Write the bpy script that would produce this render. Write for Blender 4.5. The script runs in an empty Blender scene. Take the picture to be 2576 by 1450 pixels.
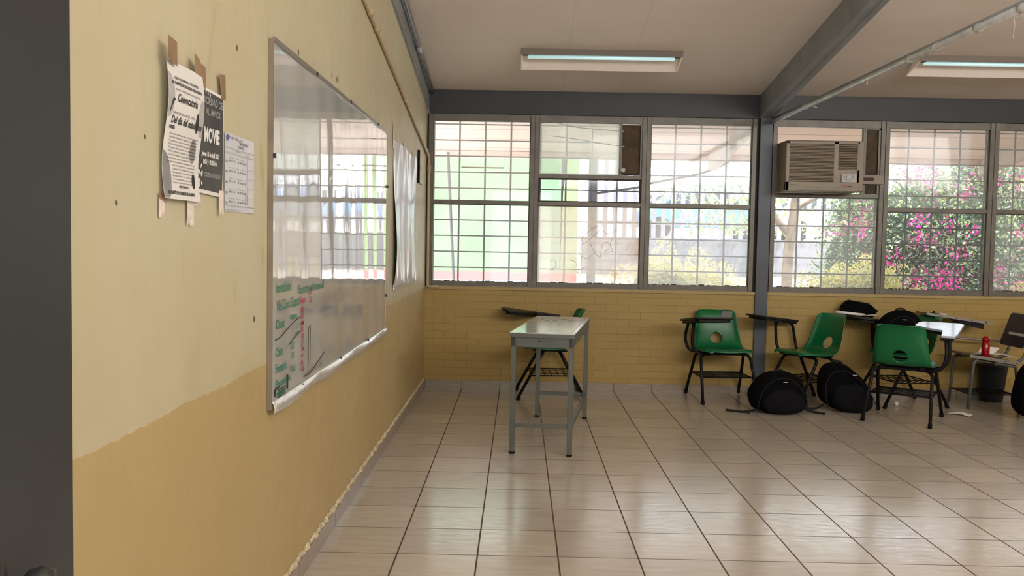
import bpy, bmesh, math, random
import numpy as np
from mathutils import Vector, Matrix, Euler
random.seed(7); rng = np.random.default_rng(11)
S = bpy.context.scene
COL = S.collection
PI = math.pi

# ------------------------------------------------------------------ materials
def mat(name, col=(.5,.5,.5), rough=.6, metal=0.0, spec=.5, var=0.0, vscale=8.0, bump=0.0, bscale=40.0, coat=0.0, emit=None, estr=0.0, stretch=(1,1,1)):
    m = bpy.data.materials.new(name); m.use_nodes = True
    nt = m.node_tree; b = nt.nodes['Principled BSDF']
    b.inputs['Base Color'].default_value = (*col,1); b.inputs['Roughness'].default_value = rough
    b.inputs['Metallic'].default_value = metal; b.inputs['Specular IOR Level'].default_value = spec
    b.inputs['Coat Weight'].default_value = coat
    if emit: b.inputs['Emission Color'].default_value = (*emit,1); b.inputs['Emission Strength'].default_value = estr
    if var or bump:
        tc = nt.nodes.new('ShaderNodeTexCoord'); mp = nt.nodes.new('ShaderNodeMapping')
        mp.inputs['Scale'].default_value = stretch; nt.links.new(tc.outputs['Object'], mp.inputs[0])
        if var:
            n = nt.nodes.new('ShaderNodeTexNoise'); n.inputs['Scale'].default_value = vscale; n.inputs['Detail'].default_value = 5
            nt.links.new(mp.outputs[0], n.inputs['Vector'])
            r = nt.nodes.new('ShaderNodeValToRGB')
            r.color_ramp.elements[0].position=.3; r.color_ramp.elements[1].position=.7
            r.color_ramp.elements[0].color = (*[max(0,c*(1-var)) for c in col],1)
            r.color_ramp.elements[1].color = (*[min(1,c*(1+var)) for c in col],1)
            nt.links.new(n.outputs['Fac'], r.inputs[0]); nt.links.new(r.outputs[0], b.inputs['Base Color'])
        if bump:
            n2 = nt.nodes.new('ShaderNodeTexNoise'); n2.inputs['Scale'].default_value = bscale; n2.inputs['Detail'].default_value = 4
            nt.links.new(mp.outputs[0], n2.inputs['Vector'])
            bp = nt.nodes.new('ShaderNodeBump'); bp.inputs['Strength'].default_value = bump; bp.inputs['Distance'].default_value=.01
            nt.links.new(n2.outputs['Fac'], bp.inputs['Height']); nt.links.new(bp.outputs[0], b.inputs['Normal'])
    return m

class G:   # small node graph helper
    def __init__(s, name):
        s.m = bpy.data.materials.new(name); s.m.use_nodes = True; s.nt = s.m.node_tree
        s.b = s.nt.nodes['Principled BSDF']; s.out = s.nt.nodes['Material Output']
        s.pos = s.nt.nodes.new('ShaderNodeNewGeometry').outputs['Position']
        sp = s.nt.nodes.new('ShaderNodeSeparateXYZ'); s.nt.links.new(s.pos, sp.inputs[0]); s.x,s.y,s.z = sp.outputs
    def put(s, sock, v):
        if isinstance(v, bpy.types.NodeSocket): s.nt.links.new(v, sock)
        elif isinstance(v,(tuple,list)): sock.default_value = (*v,1) if len(sock.default_value)==4 and len(v)==3 else v
        else: sock.default_value = v
    def math(s, op, a, b=0.0, c=None, clamp=False):
        n = s.nt.nodes.new('ShaderNodeMath'); n.operation = op; n.use_clamp = clamp
        s.put(n.inputs[0],a); s.put(n.inputs[1],b)
        if c is not None: s.put(n.inputs[2],c)
        return n.outputs[0]
    def vec(s, x, y, z):
        n = s.nt.nodes.new('ShaderNodeCombineXYZ'); s.put(n.inputs[0],x); s.put(n.inputs[1],y); s.put(n.inputs[2],z); return n.outputs[0]
    def scale(s, v, sc):
        n = s.nt.nodes.new('ShaderNodeMapping'); n.inputs['Scale'].default_value = sc; s.put(n.inputs[0], v); return n.outputs[0]
    def noise(s, v, scale, detail=4, rough=.5):
        n = s.nt.nodes.new('ShaderNodeTexNoise'); s.put(n.inputs['Vector'],v); n.inputs['Scale'].default_value=scale
        n.inputs['Detail'].default_value=detail; n.inputs['Roughness'].default_value=rough; return n.outputs['Fac']
    def ramp(s, f, stops):
        n = s.nt.nodes.new('ShaderNodeValToRGB'); s.put(n.inputs[0], f); cr = n.color_ramp
        while len(cr.elements) < len(stops): cr.elements.new(.5)
        for e,(p,c) in zip(cr.elements, stops):
            e.position = p; e.color = (*c,1) if isinstance(c,(tuple,list)) else (c,c,c,1)
        return n.outputs[0]
    def mix(s, f, a, b, mode='MIX'):
        n = s.nt.nodes.new('ShaderNodeMix'); n.data_type='RGBA'; n.blend_type = mode
        s.put(n.inputs[0],f); s.put(n.inputs[6],a); s.put(n.inputs[7],b); return n.outputs[2]
    def bump(s, h, strength, dist=.01, normal=None):
        n = s.nt.nodes.new('ShaderNodeBump'); s.put(n.inputs['Height'],h); n.inputs['Strength'].default_value=strength; n.inputs['Distance'].default_value=dist
        if normal is not None: s.put(n.inputs['Normal'], normal)
        return n.outputs[0]
    def base(s, c): s.put(s.b.inputs['Base Color'], c)
    def rough(s, r): s.put(s.b.inputs['Roughness'], r)
    def normal(s, n): s.put(s.b.inputs['Normal'], n)
    def spots(s, v, scale, thr):
        n = s.nt.nodes.new('ShaderNodeTexVoronoi'); s.put(n.inputs['Vector'],v); n.inputs['Scale'].default_value=scale; n.inputs['Randomness'].default_value=1
        return s.math('LESS_THAN', n.outputs['Distance'], thr)

# left plaster wall: pale cream above, ochre below a hand painted line
def m_leftwall():
    g = G('cream and ochre painted plaster')
    wob = g.noise(g.vec(g.y,0,0), 1.3, 3); wob = g.math('MULTIPLY', g.math('SUBTRACT', wob, .5), .06)
    fine = g.math('MULTIPLY', g.math('SUBTRACT', g.noise(g.vec(g.y,0,0), 30, 4), .5), .02)
    line = g.math('ADD', g.math('ADD', wob, fine), .875)
    up = g.math('GREATER_THAN', g.z, line)
    big = g.noise(g.pos, 1.1, 3)
    cream = g.ramp(big, [(.3,(.52,.45,.28)),(.7,(.55,.50,.335))])
    streak = g.noise(g.scale(g.pos,(6,6,.9)), 2.2, 5, .6)
    cream = g.mix(g.ramp(streak,[(.48,0.0),(.70,.6)]), cream, (.52,.47,.27))
    spot = g.ramp(g.noise(g.scale(g.pos,(1,1,.35)), 9, 3, .45), [(.64,0.0),(.72,.6)])
    cream = g.mix(spot, cream, (.42,.36,.18))
    ochre = g.ramp(big, [(.3,(.455,.34,.155)),(.7,(.49,.375,.175))])
    ochre = g.mix(g.ramp(g.noise(g.pos,6,4),[(.55,0.0),(.8,.25)]), ochre, (.44,.33,.14))
    c = g.mix(up, ochre, cream)
    holes = g.math('MULTIPLY', g.spots(g.pos, 1.6, .014), .7)
    for (a_,b_,r_) in ((2.581,1.823,.007),(3.291,1.957,.009),(3.871,1.98,.009),(3.98,1.982,.011),(1.81,1.352,.005),(2.757,1.035,.008),(1.95,1.50,.004),(3.55,1.965,.005)):
        q=g.math('ADD', g.math('POWER', g.math('SUBTRACT', g.y, a_), 2), g.math('POWER', g.math('MULTIPLY', g.math('SUBTRACT', g.z, b_), .8), 2))
        holes = g.math('MAXIMUM', holes, g.math('LESS_THAN', q, r_*r_))
    c = g.mix(holes, c, (.09,.07,.04))
    g.base(c); g.rough(g.ramp(g.noise(g.pos,5,4),[(.3,.42),(.7,.62)]))
    h = g.math('ADD', g.noise(g.pos, 3, 4), g.math('MULTIPLY', g.noise(g.pos, 25, 4), .15))
    g.normal(g.bump(h, .35, .03)); return g.m
def m_brick():
    g = G('ochre painted brickwork')
    v = g.vec(g.x, g.z, 0)
    br = g.nt.nodes.new('ShaderNodeTexBrick'); g.put(br.inputs['Vector'], g.vec(g.math('ADD',g.x,.03), g.math('ADD', g.z, .012), 0))
    br.inputs['Scale'].default_value=1; br.inputs['Brick Width'].default_value=.2; br.inputs['Row Height'].default_value=.064
    br.inputs['Mortar Size'].default_value=.0035; br.inputs['Mortar Smooth'].default_value=.25
    br.inputs['Color1'].default_value=(.36,.245,.066,1); br.inputs['Color2'].default_value=(.335,.225,.058,1); br.inputs['Mortar'].default_value=(.265,.175,.043,1)
    n = g.noise(g.pos, 2.0, 4)
    c = g.mix(g.ramp(n,[(.35,0.0),(.7,.35)]), br.outputs['Color'], (.38,.255,.072))
    jt = g.noise(g.pos, 6, 2)
    c = g.mix(g.ramp(jt,[(.4,0.0),(.6,.55)]), c, (.35,.235,.062))
    g.base(c); g.rough(.55)
    h = g.math('SUBTRACT', g.math('MULTIPLY', g.noise(g.pos, 30, 4), .3), br.outputs['Fac'])
    g.normal(g.bump(h, .5, .004)); return g.m
def m_floor():
    g = G('glazed beige floor tiles')
    gx = g.math('DIVIDE', g.math('SUBTRACT', g.x, .0033), .33); gy = g.math('DIVIDE', g.math('SUBTRACT', g.y, 4.9525), .33)
    fx = g.math('FRACT', gx); fy = g.math('FRACT', gy)
    dx = g.math('MINIMUM', fx, g.math('SUBTRACT', 1, fx)); dy = g.math('MINIMUM', fy, g.math('SUBTRACT', 1, fy))
    jx = g.math('LESS_THAN', dx, .0105); jy = g.math('LESS_THAN', dy, .0085); j = g.math('MAXIMUM', jx, jy)
    cell = g.nt.nodes.new('ShaderNodeTexWhiteNoise'); cell.noise_dimensions='2D'
    g.put(cell.inputs['Vector'], g.vec(g.math('FLOOR',gx), g.math('FLOOR',gy), 0))
    st = g.noise(g.scale(g.pos,(2.2,13,1)), 2.2, 5, .55)
    c = g.ramp(st, [(.25,(.455,.40,.325)),(.55,(.505,.45,.375)),(.8,(.54,.49,.42))])
    tone = g.ramp(cell.outputs['Value'],[(0,.90),(1,1.04)])
    c = g.mix(1.0, c, tone, 'MULTIPLY')
    mk = g.ramp(g.noise(g.scale(g.pos,(8,14,1)), 7, 4, .6), [(.72,0.0),(.78,.5)])
    c = g.mix(mk, c, (.2,.17,.14))
    c = g.mix(j, c, (.085,.05,.035)); g.base(c)
    r = g.ramp(g.noise(g.scale(g.pos,(3,9,1)), 4, 5, .6), [(.3,.13),(.75,.27)])
    g.rough(g.mix(j, r, (.8,.8,.8)))
    h = g.math('SUBTRACT', g.math('MULTIPLY', g.noise(g.scale(g.pos,(1,3,1)), 7, 3), .5), g.math('MULTIPLY', j, .6))
    g.normal(g.bump(h, .08, .008)); g.b.inputs['Specular IOR Level'].default_value=.55
    return g.m
def m_skirt():
    g = G('beige skirting tiles')
    g.base(g.ramp(g.noise(g.scale(g.pos,(3,3,18)), 3, 5), [(.3,(.25,.205,.155)),(.7,(.33,.28,.22))])); g.rough(.3); return g.m
def m_ceiling():
    g = G('painted ceiling slab')
    n = g.noise(g.pos, 1.2, 4)
    c = g.ramp(n, [(.3,(.75,.665,.585)),(.7,(.82,.735,.65))])
    sx = g.math('ABSOLUTE', g.math('SUBTRACT', g.x, 1.15)); s2 = g.math('ABSOLUTE', g.math('SUBTRACT', g.x, 1.65))
    seam = g.math('LESS_THAN', g.math('MINIMUM', sx, s2), .004)
    c = g.mix(g.math('MULTIPLY',seam,.16), c, (.3,.25,.2))
    c = g.mix(g.math('MULTIPLY', g.spots(g.scale(g.pos,(1,.6,1)), 1.7, .02), .8), c, (.12,.09,.07))
    g.base(c); g.rough(.8); g.normal(g.bump(g.noise(g.pos, 4, 5), .3, .02)); return g.m
def m_glass(name, haze, tint=(1,1,1), hcol=(.95,.95,.95), nscale=5, dirt=None):
    g = G(name); nt = g.nt
    tr = nt.nodes.new('ShaderNodeBsdfTransparent'); tr.inputs[0].default_value=(*tint,1)
    tl = nt.nodes.new('ShaderNodeBsdfTranslucent'); gl = nt.nodes.new('ShaderNodeBsdfGlossy'); gl.inputs['Roughness'].default_value=.03
    n = g.noise(g.scale(g.pos,(1,1,.45)), nscale, 5, .65)
    if dirt is not None: g.put(tl.inputs[0], g.ramp(g.noise(g.pos, 4.5, 4), [(.56,hcol),(.74,dirt)]))
    else: tl.inputs[0].default_value=(*hcol,1)
    f = g.ramp(n, [(.3,haze*.85),(.7,min(1,haze*1.15))])
    m1 = nt.nodes.new('ShaderNodeMixShader'); nt.links.new(f, m1.inputs[0]); nt.links.new(tr.outputs[0], m1.inputs[1]); nt.links.new(tl.outputs[0], m1.inputs[2])
    fr = nt.nodes.new('ShaderNodeFresnel'); fr.inputs[0].default_value=1.35
    m2 = nt.nodes.new('ShaderNodeMixShader'); nt.links.new(g.math('MULTIPLY',fr.outputs[0],.6), m2.inputs[0]); nt.links.new(m1.outputs[0], m2.inputs[1]); nt.links.new(gl.outputs[0], m2.inputs[2])
    nt.links.new(m2.outputs[0], g.out.inputs[0]); return g.m
def m_board():
    g = G('glossy dry erase sheet')
    sm = g.noise(g.vec(g.math('MULTIPLY',g.y,1.1), g.math('MULTIPLY',g.z,3.0), 3.3), 1.6, 3)
    c = g.ramp(sm, [(.35,(.50,.50,.47)),(.65,(.56,.56,.53))])
    # old wiped ink smear
    d = g.math('ADD', g.math('POWER', g.math('DIVIDE', g.math('SUBTRACT', g.y, 3.75), .6), 2), g.math('POWER', g.math('DIVIDE', g.math('SUBTRACT', g.z, 1.03), .05), 2))
    c = g.mix(g.ramp(d,[(.0,.55),(1.0,0.0)]), c, (.20,.23,.30))
    g.base(c); g.rough(.045); g.b.inputs['Coat Weight'].default_value=.6; g.b.inputs['Coat Roughness'].default_value=.03; g.b.inputs['IOR'].default_value=1.6
    w = g.math('ADD', g.noise(g.vec(g.math('MULTIPLY',g.y,2.2), g.math('MULTIPLY',g.z,1.0),0), 2.0, 1), g.math('MULTIPLY', g.noise(g.vec(g.math('MULTIPLY',g.y,5), g.math('MULTIPLY',g.z,4),0), 2.0, 1), .10))
    g.normal(g.bump(w, .10, .03)); return g.m
def m_film():
    g = G('shiny pale plastic film'); g.base((.60,.60,.61)); g.rough(.3); g.b.inputs['Coat Weight'].default_value=.6; g.b.inputs['Coat Roughness'].default_value=.12; g.b.inputs['Specular IOR Level'].default_value=.8; g.b.inputs['Metallic'].default_value=.1
    return g.m

M = dict(
 leftwall=m_leftwall(), brick=m_brick(), floor=m_floor(), skirt=m_skirt(), ceiling=m_ceiling(),
 sill=mat('ochre sill paint',(.38,.275,.105),.55,var=.08),
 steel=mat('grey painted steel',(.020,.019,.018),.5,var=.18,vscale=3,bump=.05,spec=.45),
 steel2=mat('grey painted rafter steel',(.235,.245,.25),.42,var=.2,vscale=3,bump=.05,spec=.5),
 colsteel=mat('blue grey painted steel',(.055,.064,.078),.45,var=.15,vscale=4),
 alu=mat('dull aluminium frame',(.125,.11,.088),.45,metal=.25,var=.18,vscale=10),
 alud=mat('dark putty',(.05,.035,.025),.8),  # dark brown for putty, gasket and filler strips
 mesh=mat('dirty brown mesh',(.075,.05,.028),.85,var=.35,vscale=14,bump=.4,bscale=300),
 grille=mat('grey grille bars',(.06,.055,.065),.6),
 green=mat('green plastic',(.0,.125,.038),.32,var=.06,vscale=6,bump=.04,bscale=120,coat=.15),
 black=mat('black enamel tube',(.004,.004,.0045),.5,spec=.22),
 tabletop=mat('dark brown laminate',(.012,.008,.007),.45,spec=.3,var=.2),
 tabletglare=mat('laminate with painted glare',(.42,.48,.54),.16,var=.18,vscale=9,stretch=(1,3,1)),  # bluish pale tone puts window glare into the tablet colour
 fabric=mat('black backpack fabric',(.003,.003,.0035),.95,spec=.08,var=.3,vscale=30,bump=.3,bscale=200),
 fabric2=mat('charcoal nylon panel',(.006,.006,.007),.9,spec=.12,var=.2,vscale=30,bump=.2,bscale=200),
 web=mat('black webbing',(.006,.006,.007),.9), tag=mat('grey reflective tag',(.4,.4,.42),.5),
 tgrey=mat('grey green enamel',(.10,.105,.088),.42,var=.1,vscale=6),
 ttop=mat('worn pale tabletop',(.50,.54,.49),.13,var=.22,vscale=7,bump=.03,bscale=20,stretch=(2,.8,1)),
 rubber=mat('black rubber',(.004,.004,.004),.9,spec=.2),
 cream=mat('cream pipe paint',(.46,.355,.21),.45,var=.08), metalpipe=mat('galvanised conduit',(.55,.56,.55),.4,metal=.35,var=.15,vscale=12),
 acb=mat('aged beige plastic',(.24,.195,.14),.5,var=.06), acd=mat('dark vent recess',(.06,.04,.025),.8), screen=mat('black display',(.01,.01,.012),.2),
 red=mat('red paint mark',(.35,.05,.03),.5),
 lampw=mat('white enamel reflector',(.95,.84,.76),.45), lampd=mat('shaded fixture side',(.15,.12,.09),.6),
 tube=mat('fluorescent tube',(.6,.8,.8),.3,emit=(.55,.86,.88),estr=.26),
 paper=mat('white paper',(.72,.70,.66),.8,var=.04), paperg=mat('photocopied grey',(.25,.25,.24),.8,var=.15,vscale=30), paperl=mat('light grey print',(.42,.41,.39),.8),
 paperb=mat('charcoal print',(.06,.062,.058),.6,var=.35,vscale=8), ink=mat('black ink',(.03,.03,.03),.7), inkg=mat('grey ink',(.25,.25,.25),.7), inkw=mat('unprinted white lettering',(.75,.75,.72),.7), inkdim=mat('faded white lettering',(.30,.31,.29),.7),
 inkblue=mat('blue printed emblem',(.08,.12,.35),.7), bluepaper=mat('pale blue paper',(.60,.61,.64),.75,var=.04),
 tape=mat('brown packing tape',(.30,.185,.105),.28,var=.2,vscale=20), tapew=mat('torn white tape residue',(.78,.66,.58),.6,var=.15,vscale=40), 
 mgreen=mat('green marker',(.02,.22,.14),.6), mred=mat('red marker',(.42,.02,.06),.6), mblk=mat('black marker',(.02,.02,.025),.6), mgrn2=mat('faded marker',(.2,.21,.2),.6),
 board=m_board(), boardside=mat('board edge',(.22,.175,.12),.5,var=.15), film=m_film(), foil=mat('silver foil edge',(.75,.74,.72),.25,metal=.5,bump=.6,bscale=15),
 door=mat('dark grey door enamel',(.021,.022,.0205),.42,var=.15,vscale=2.5,bump=.04,bscale=12), chrome=mat('dark knob metal',(.05,.05,.05),.35,metal=.6),
 tan=mat('tan laminate',(.17,.12,.07),.4,var=.15), alum=mat('riveted metal edging',(.28,.26,.23),.35,metal=.4), gtube=mat('grey tube',(.09,.095,.088),.4),
 navy=mat('navy blue plastic',(.008,.010,.035),.35), rim=mat('pale rim',(.25,.22,.19),.5), white=mat('white plastic',(.6,.62,.62),.35),
 redp=mat('translucent red plastic',(.28,.002,.004),.2), bin=mat('dark bin plastic',(.010,.010,.013),.5),
 patch=mat('crumpled silver tape',(.17,.175,.17),.35,metal=.4,bump=1.0,bscale=90),
 # outdoors
 gwall=mat('sunlit green render',(.145,.245,.135),.9,var=.16,vscale=1.2,bump=.3,bscale=5), gwall2=mat('yellow green render',(.20,.27,.12),.9), rwall=mat('red painted plinth',(.42,.13,.13),.8),
 ground=mat('pale dry ground',(.50,.47,.43),.95,var=.12,vscale=2), retain=mat('grey concrete wall',(.19,.19,.215),.9,var=.15,vscale=1.5),
 soffit=None, pillar=mat('grey porch post',(.12,.12,.14),.6), fence=mat('pale grey picket paint',(.24,.23,.27),.7),
 eave=mat('porch rafter paint',(.42,.37,.31),.6),
 bark=mat('grey brown bark',(.16,.12,.09),.9,var=.3), twig=mat('pale twig',(.45,.40,.36),.8),
 white_w=mat('white building wall',(.85,.85,.85),.8), dglass=mat('dark car glass',(.05,.07,.10),.1), carw=mat('white car paint',(.8,.82,.85),.25), carb=mat('blue car paint',(.12,.32,.55),.25), tire=mat('tyre',(.02,.02,.02),.8),
)
def leafmat(name, col, tr=.35):
    g = G(name); nt=g.nt
    rnd = nt.nodes.new('ShaderNodeObjectInfo')
    n = g.noise(g.pos, 14, 2); c = g.ramp(n, [(.3,tuple(x*.65 for x in col)),(.7,tuple(min(1,x*1.3) for x in col))])
    g.base(c); g.rough(.55)
    tl = nt.nodes.new('ShaderNodeBsdfTranslucent'); g.put(tl.inputs[0], c)
    mx = nt.nodes.new('ShaderNodeMixShader'); mx.inputs[0].default_value=tr
    nt.links.new(g.b.outputs[0], mx.inputs[1]); nt.links.new(tl.outputs[0], mx.inputs[2]); nt.links.new(mx.outputs[0], g.out.inputs[0]); return g.m
M['leafd']=leafmat('dark green leaves',(.075,.14,.08)); M['leafl']=leafmat('bright green leaves',(.36,.46,.20)); M['leafy']=leafmat('yellow green leaves',(.62,.56,.20),.45)
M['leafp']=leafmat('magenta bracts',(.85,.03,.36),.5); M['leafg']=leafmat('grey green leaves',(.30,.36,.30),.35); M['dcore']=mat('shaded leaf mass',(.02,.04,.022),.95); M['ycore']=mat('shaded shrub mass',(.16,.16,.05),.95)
def m_soffit():
    g=G('peach painted eaves boards'); f=g.math('FRACT', g.math('DIVIDE', g.y, .36)); l=g.math('LESS_THAN', f, .05)
    g.base(g.mix(l,(.82,.64,.56),(.48,.33,.28))); g.rough(.8); g.put(g.b.inputs['Emission Color'],(.62,.43,.34)); return g.m
M['soffit']=m_soffit()
M['glassA']=m_glass('dusty window glass',.16); M['glassAl']=m_glass('clear window glass',.07); M['glassB']=m_glass('hazy plastic pane',.46,(.95,.99,.96),(.78,.82,.80),nscale=2.5)
M['glassBl']=m_glass('scratched stained plastic sheet',.50,(1,.97,.96),(.90,.85,.84),nscale=6,dirt=(.68,.52,.38)); M['glassC']=m_glass('milky window glass',.20,hcol=(.92,.93,1)); M['glassCl']=m_glass('very milky window glass',.28,hcol=(.92,.93,1),nscale=3)
M['glassE']=m_glass('clean window glass',.05,(.96,.97,.99)); M['glassV']=m_glass('clean vent glass',.06,(.9,.9,.95)); M['glassX']=m_glass('other bay window glass',.12)

# ------------------------------------------------------------------ mesh builder
class MB:
    def __init__(s): s.v=[]; s.f=[]; s.mi=[]; s.cm=0
    def add(s, vs, fs):
        o=len(s.v); s.v+= [tuple(v) for v in vs]; s.f+=[tuple(i+o for i in f) for f in fs]; s.mi+=[s.cm]*len(fs); return s
    def box(s, a, b, rot=None, c=None):
        x0,y0,z0=a; x1,y1,z1=b
        vs=[Vector(p) for p in ((x0,y0,z0),(x1,y0,z0),(x1,y1,z0),(x0,y1,z0),(x0,y0,z1),(x1,y0,z1),(x1,y1,z1),(x0,y1,z1))]
        if rot is not None:
            c=Vector(c) if c is not None else (vs[0]+vs[6])/2
            vs=[rot@(v-c)+c for v in vs]
        return s.add(vs,[(0,3,2,1),(4,5,6,7),(0,1,5,4),(1,2,6,5),(2,3,7,6),(3,0,4,7)])
    def prism(s, poly, a, b):   # poly: list of Vector in plane, extruded by offset vector b-a
        n=len(poly); d=Vector(b)-Vector(a); p=[Vector(q) for q in poly]
        return s.add(p+[q+d for q in p],[tuple(range(n-1,-1,-1)),tuple(range(n,2*n))]+[(i,(i+1)%n,n+(i+1)%n,n+i) for i in range(n)])
    def tube(s, pts, r, n=10, rb=0.0, cap=True):
        pts=[Vector(p) for p in pts]
        if rb>0: pts=fillet(pts,rb)
        rr=r if isinstance(r,(list,tuple)) else None
        m=len(pts); vs=[]; up=None
        for i,p in enumerate(pts):
            t=(pts[min(i+1,m-1)]-pts[max(i-1,0)]).normalized()
            if up is None:
                up=Vector((0,0,1)) if abs(t.z)<.9 else Vector((1,0,0))
                up=(up-t*up.dot(t)).normalized()
            else:
                up=(up-t*up.dot(t)); up=up.normalized() if up.length>1e-6 else t.orthogonal().normalized()
            w=t.cross(up); ri=(rr[0]+(rr[1]-rr[0])*i/(m-1)) if rr else r
            vs+=[p+ (up*math.cos(2*PI*k/n)+w*math.sin(2*PI*k/n))*ri for k in range(n)]
        fs=[(i*n+k,i*n+(k+1)%n,(i+1)*n+(k+1)%n,(i+1)*n+k) for i in range(m-1) for k in range(n)]
        if cap: fs+=[tuple(range(n-1,-1,-1)),tuple(range((m-1)*n,m*n))]
        return s.add(vs,fs)
    def lathe(s, prof, c=(0,0,0), n=24):
        c=Vector(c); vs=[]
        for r,z in prof: vs+=[c+Vector((r*math.cos(2*PI*k/n),r*math.sin(2*PI*k/n),z)) for k in range(n)]
        m=len(prof); fs=[(i*n+k,i*n+(k+1)%n,(i+1)*n+(k+1)%n,(i+1)*n+k) for i in range(m-1) for k in range(n)]
        fs+=[tuple(range(n-1,-1,-1)),tuple(range((m-1)*n,m*n))]
        return s.add(vs,fs)
    def grid(s, fn, nu, nv):
        vs=[fn(i/nu,j/nv) for j in range(nv+1) for i in range(nu+1)]
        return s.add(vs,[(j*(nu+1)+i,j*(nu+1)+i+1,(j+1)*(nu+1)+i+1,(j+1)*(nu+1)+i) for j in range(nv) for i in range(nu)])
    def build(s, name, m, parent=None, loc=None, smooth=False, bevel=0, solid=0, sub=0, auto=None):
        me=bpy.data.meshes.new(name); me.from_pydata([tuple(v) for v in s.v],[],s.f); 
        for mm in (m if isinstance(m,(list,tuple)) else [m]): me.materials.append(mm)
        if any(s.mi): me.polygons.foreach_set('material_index', s.mi)
        me.update()
        bm=bmesh.new(); bm.from_mesh(me); bmesh.ops.recalc_face_normals(bm, faces=bm.faces); bm.to_mesh(me); bm.free()
        if smooth: me.polygons.foreach_set('use_smooth',[True]*len(me.polygons))
        o=bpy.data.objects.new(name,me); COL.objects.link(o)
        if parent is not None: o.parent=parent
        if loc is not None: o.location=loc
        if solid: d=o.modifiers.new('solid','SOLIDIFY'); d.thickness=solid; d.offset=0
        if bevel: d=o.modifiers.new('bev','BEVEL'); d.width=bevel; d.segments=2; d.limit_method='ANGLE'
        if sub: d=o.modifiers.new('sub','SUBSURF'); d.levels=sub; d.render_levels=sub
        return o
def fillet(p, r, n=6):
    out=[p[0]]
    for i in range(1,len(p)-1):
        a=(p[i-1]-p[i]); b=(p[i+1]-p[i]); q=min(r,a.length*.49,b.length*.49); A=p[i]+a.normalized()*q; B=p[i]+b.normalized()*q
        for k in range(n+1):
            t=k/n; out.append(A*(1-t)**2+p[i]*2*t*(1-t)+B*t*t)
    out.append(p[-1]); return out
def RZ(a): return Matrix.Rotation(math.radians(a),3,'Z')
def tag(o,label,cat,group=None,kind=None):
    o['label']=label; o['category']=cat
    if group: o['group']=group
    if kind: o['kind']=kind
    return o
def thing(name,label,cat,loc=(0,0,0),rotz=0,group=None):
    o=bpy.data.objects.new(name,None); COL.objects.link(o); o.location=loc; o.rotation_euler=(0,0,math.radians(rotz)); o.empty_display_size=.1
    return tag(o,label,cat,group)
def st(o,label=None,cat=None):
    o['kind']='structure'
    if label: o['label']=label; o['category']=cat or 'structure'
    return o
def sroot(name,label,cat,loc=(0,0,0)):
    o=thing(name,label,cat,loc); o['kind']='structure'; return o

# ------------------------------------------------------------------ camera (solved from the floor tile grid)
cam=bpy.data.cameras.new('camera'); co=bpy.data.objects.new('camera',cam); COL.objects.link(co); S.camera=co
pitch,yaw,roll=-0.05208917,-0.00746276,0.01852480
cy_,sy_,cp_,sp_=math.cos(yaw),math.sin(yaw),math.cos(pitch),math.sin(pitch)
fw=Vector((sy_*cp_,cy_*cp_,sp_)); r0=Vector((cy_,-sy_,0)); u0=r0.cross(fw)
rt=r0*math.cos(roll)+u0*math.sin(roll); upv=-r0*math.sin(roll)+u0*math.cos(roll)
mw=Matrix((( rt.x,upv.x,-fw.x,.812),(rt.y,upv.y,-fw.y,0),(rt.z,upv.z,-fw.z,1.28993),(0,0,0,1))); co.matrix_world=mw
cam.sensor_width=36; cam.lens=36*2267.0/2576; cam.clip_start=.05; cam.clip_end=300

# ------------------------------------------------------------------ room shell
YW=7.79
def CZ(y): return 3.736-.149*y        # ceiling underside
XR=8.75
o=MB().box((-.2,-.15,-.1),(XR+.2,YW+.25,0)).build('floor',M['floor']); st(o,'glossy beige tiled classroom floor with dark grout','floor')
# left wall with sloping top
zt=lambda y: 2.414+.149*(7.75-y)
w=MB().prism([(-.15,-.15,0),(-.15,YW+.2,0),(-.15,YW+.2,zt(YW+.2)),(-.15,-.15,zt(-.15))],(-.15,0,0),(0,0,0)).build('wall_left',M['leftwall']); st(w,'long plaster wall painted pale cream over ochre','wall')
MB().prism([(-.15,-.15,zt(-.15)+.001),(-.15,YW+.2,zt(YW+.2)+.001),(-.15,YW+.2,CZ(YW+.2)),(-.15,-.15,CZ(-.15))],(-.15,0,0),(.017,0,0)).build('trim_1',M['steel2'])
st(bpy.data.objects['trim_1'],'grey steel rafter along the top of the cream wall','beam')
# paint skirting on left wall
m=MB()
y=.0
ks=[4.9525+.33*k for k in range(-16,10)]
m.cm=0
for a,b in zip(ks[:-1],ks[1:]):
    if b<.1: continue
    m.box((0,max(a,.02)+.003,0),(.012,min(b,YW)-.003,.074))
m.cm=1; m.box((0,.02,.0),(.0105,YW-.01,.0735))
o=m.build('baseboard_left',[M['skirt'],mat('dark grout',(.09,.06,.045),.8)]); st(o,'beige tile skirting along the cream wall','baseboard')
# rough plaster bead over the skirting
def bead(u,v):
    yy=.02+u*(YW-.03); a=v*PI; rr=.010+.004*math.sin(yy*37)+.003*math.sin(yy*91+1)
    return Vector((.001+max(0,math.sin(a))*rr, yy+.0, .080+math.cos(a)*(.012+.004*math.sin(yy*53))))
MB().grid(bead,700,5).build('trim_2',mat('pale drip plaster bead',(.62,.53,.36),.6,var=.3,vscale=40,bump=.8,bscale=60),smooth=True); st(bpy.data.objects['trim_2'],'rough pale plaster bead on top of the left skirting','trim')
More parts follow.
